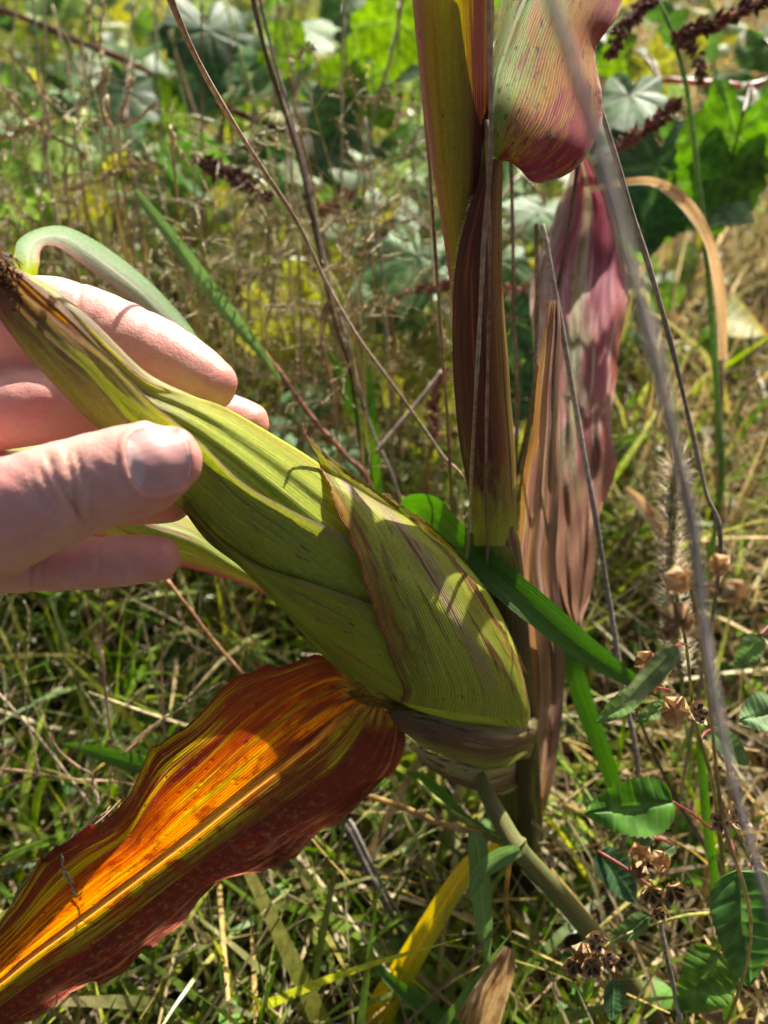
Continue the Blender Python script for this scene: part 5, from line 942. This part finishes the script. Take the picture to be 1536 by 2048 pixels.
# dead thatch: bent straws lying in all directions
mb = MB(); b = field(12000, -.14, 1.6, 1.2); n = len(b); b[:, 2] = rng.random(n) ** 2 * .05
mb.blades(b, rng.random(n) * 6.283, rng.normal(1.35, .3, n), rng.normal(.2, .5, n), rng.uniform(.03, .16, n), rng.uniform(.001, .0034, n), STR[rng.integers(0, len(STR), n)] * rng.uniform(.6, 1.3, (n, 1)), 5, rng.normal(0, .8, n), prof=1)
b = field(3500, 1.4, 4.0); n = len(b); b[:, 2] = rng.random(n) * .08
mb.blades(b, rng.random(n) * 6.283, rng.normal(1.2, .4, n), rng.normal(.3, .5, n), rng.uniform(.06, .25, n), rng.uniform(.003, .007, n), STR[rng.integers(0, len(STR), n)] * rng.uniform(.6, 1.2, (n, 1)), 4, rng.normal(0, .8, n), prof=1)
o = mb.build('dead_thatch', M['dry'], origin=(0, 0, 0)); tag(o, 'tangled dead straw lying between the grass', 'straw', kind='stuff')
# leaf litter and small ground leaves
def small_leaves(n, y0, y1, size, cols, zmax, name, label, cat, keep=None, mat='broad', tiltz=.7):
    b = field(n, y0, y1)
    if keep is not None: b = b[keep(b)]
    n = len(b); b[:, 2] = rng.random(n) * zmax; nr_ = unit(rng.normal(0, tiltz, (n, 3)) + [0, -.3, 1]); a = unit(np.cross(nr_, rng.normal(0, 1, (n, 3)))); c_ = np.cross(nr_, a); s = rng.uniform(*size, n)
    th = np.linspace(0, 2 * math.pi, 9, endpoint=False); ring = b[:, None] + s[:, None, None] * (np.cos(th)[None, :, None] * a[:, None] * 1.0 + np.sin(th)[None, :, None] * c_[:, None] * .62 + nr_[:, None] * (.22 * np.cos(th * 2))[None, :, None])
    V = np.concatenate([b[:, None], ring], 1); T = np.array([[0, j + 1, (j + 1) % 9 + 1] for j in range(9)]); T = (np.arange(n)[:, None, None] * 10 + T[None]).reshape(-1, 3)
    mb = MB(); col = np.array(cols)[rng.integers(0, len(cols), n)] * rng.uniform(.7, 1.25, (n, 1)); mb.add(V, tris=T, col=np.repeat(col, 10, 0)); o = mb.build(name, M[mat], origin=(0, 0, 0)); tag(o, label, cat, kind='stuff')
small_leaves(2600, -.1, 2.6, (.004, .012), [(.22, .12, .07), (.32, .2, .12), (.26, .10, .07), (.14, .08, .05), (.4, .28, .18)], .02, 'leaf_litter', 'brown and reddish leaf litter on the ground at the right', 'leaf litter', lambda b: rng.random(len(b)) < .25 + .75 * sstep(b[:, 0], .02, .25), 'dry')
small_leaves(2200, -.1, .7, (.004, .011), [(.08, .2, .03), (.12, .26, .04), (.06, .15, .03), (.18, .3, .05)], .05, 'ground_leaves', 'small rounded green leaves low in the grass', 'ground cover')
small_leaves(6500, .6, 3.6, (.008, .034), [(.08, .18, .03), (.13, .24, .04), (.18, .26, .08), (.3, .3, .04), (.06, .13, .03)], .24, 'weed_foliage', 'blurred mass of small weed leaves in the background', 'weeds', lambda b: rng.random(len(b)) < .9 - .7 * sstep(b[:, 0] / (.42 + .62 * b[:, 1]), .2, .6))
# airy panicles of fine grass, upper left and middle
def panicle(seed, H=.3, spread=.5, nb=16):
    r_ = np.random.default_rng(seed); mb = MB(); sk = MB(); az = r_.random() * 6.28; t = np.linspace(0, 1, 14)
    C = np.stack([.12 * H * t ** 2 * math.cos(az), .12 * H * t ** 2 * math.sin(az), H * t], -1); cc = np.array([(.28, .26, .1), (.24, .28, .08), (.3, .2, .11)][seed % 3]); mb.tube(C, np.linspace(.0009, .0003, 14), 4, col=cc)
    for k in range(nb):
        f = .42 + .57 * k / nb; p = np.array([np.interp(f, t, C[:, j]) for j in range(3)]); a = k * 2.4 + r_.normal(0, .4); L = H * (.34 * (1.12 - f) / .7 + .05) * r_.uniform(.7, 1.2) * spread * 2
        d = np.array([math.cos(a), math.sin(a), r_.uniform(.35, 1.1)]); d /= np.linalg.norm(d); s = np.linspace(0, 1, 7)[:, None]; Q = p + d * L * s + np.array([0, 0, -.25]) * L * s ** 2 + r_.normal(0, .0008, (7, 3)) * s; mb.tube(Q, .00024, 3, col=cc)
        T = unit(np.gradient(Q, axis=0))
        for j in range(2, 7):
            for q in range(2):
                e = unit(T[j] + r_.normal(0, .6, 3)); l2 = L * r_.uniform(.06, .22); mb.tube(np.array([Q[j], Q[j] + e * l2 * .5, Q[j] + e * l2]), .00016, 3, col=cc)
                n_ = r_.integers(2, 5); sk.spikelets(Q[j] + e * l2 * np.linspace(.5, 1, n_)[:, None], unit(e + r_.normal(0, .25, (n_, 3))), r_.uniform(.0025, .004, n_), .0006, np.array([(.45, .34, .18), (.36, .21, .14), (.42, .42, .2)])[r_.integers(0, 3, n_)])
    return mb, sk
protos = []; PG = 'airy grass panicles in the weeds'
spots = [(rng.uniform(-60, 660), rng.uniform(430, 900)) for i in range(34)] + [(rng.uniform(560, 900), rng.uniform(600, 950)) for i in range(14)]
for i, (x, y) in enumerate(spots):
    g = ground_at(x, y + 260)
    if i < 7:
        mb, sk = panicle(i, .22 + .02 * i, .45 + .05 * (i % 3)); o = mb.build('grass_panicle', M['plant'], origin=(0, 0, 0)); ORG[o.name] = np.zeros(3); s_ = sk.build('spikelets', M['seed'], o, smooth=False); s_['kind'] = 'stuff'; protos.append(o)
    else: o = copy_tree(protos[i % 7])
    tag(o, 'airy branching grass panicle ' + place(x, y), 'grass', PG)
    s = rng.uniform(.65, 1.15); o.scale = (s, s, s); o.location = (g[0], g[1], 0); o.rotation_euler = (rng.normal(0, .12), rng.normal(0, .12), rng.random() * 6.28)
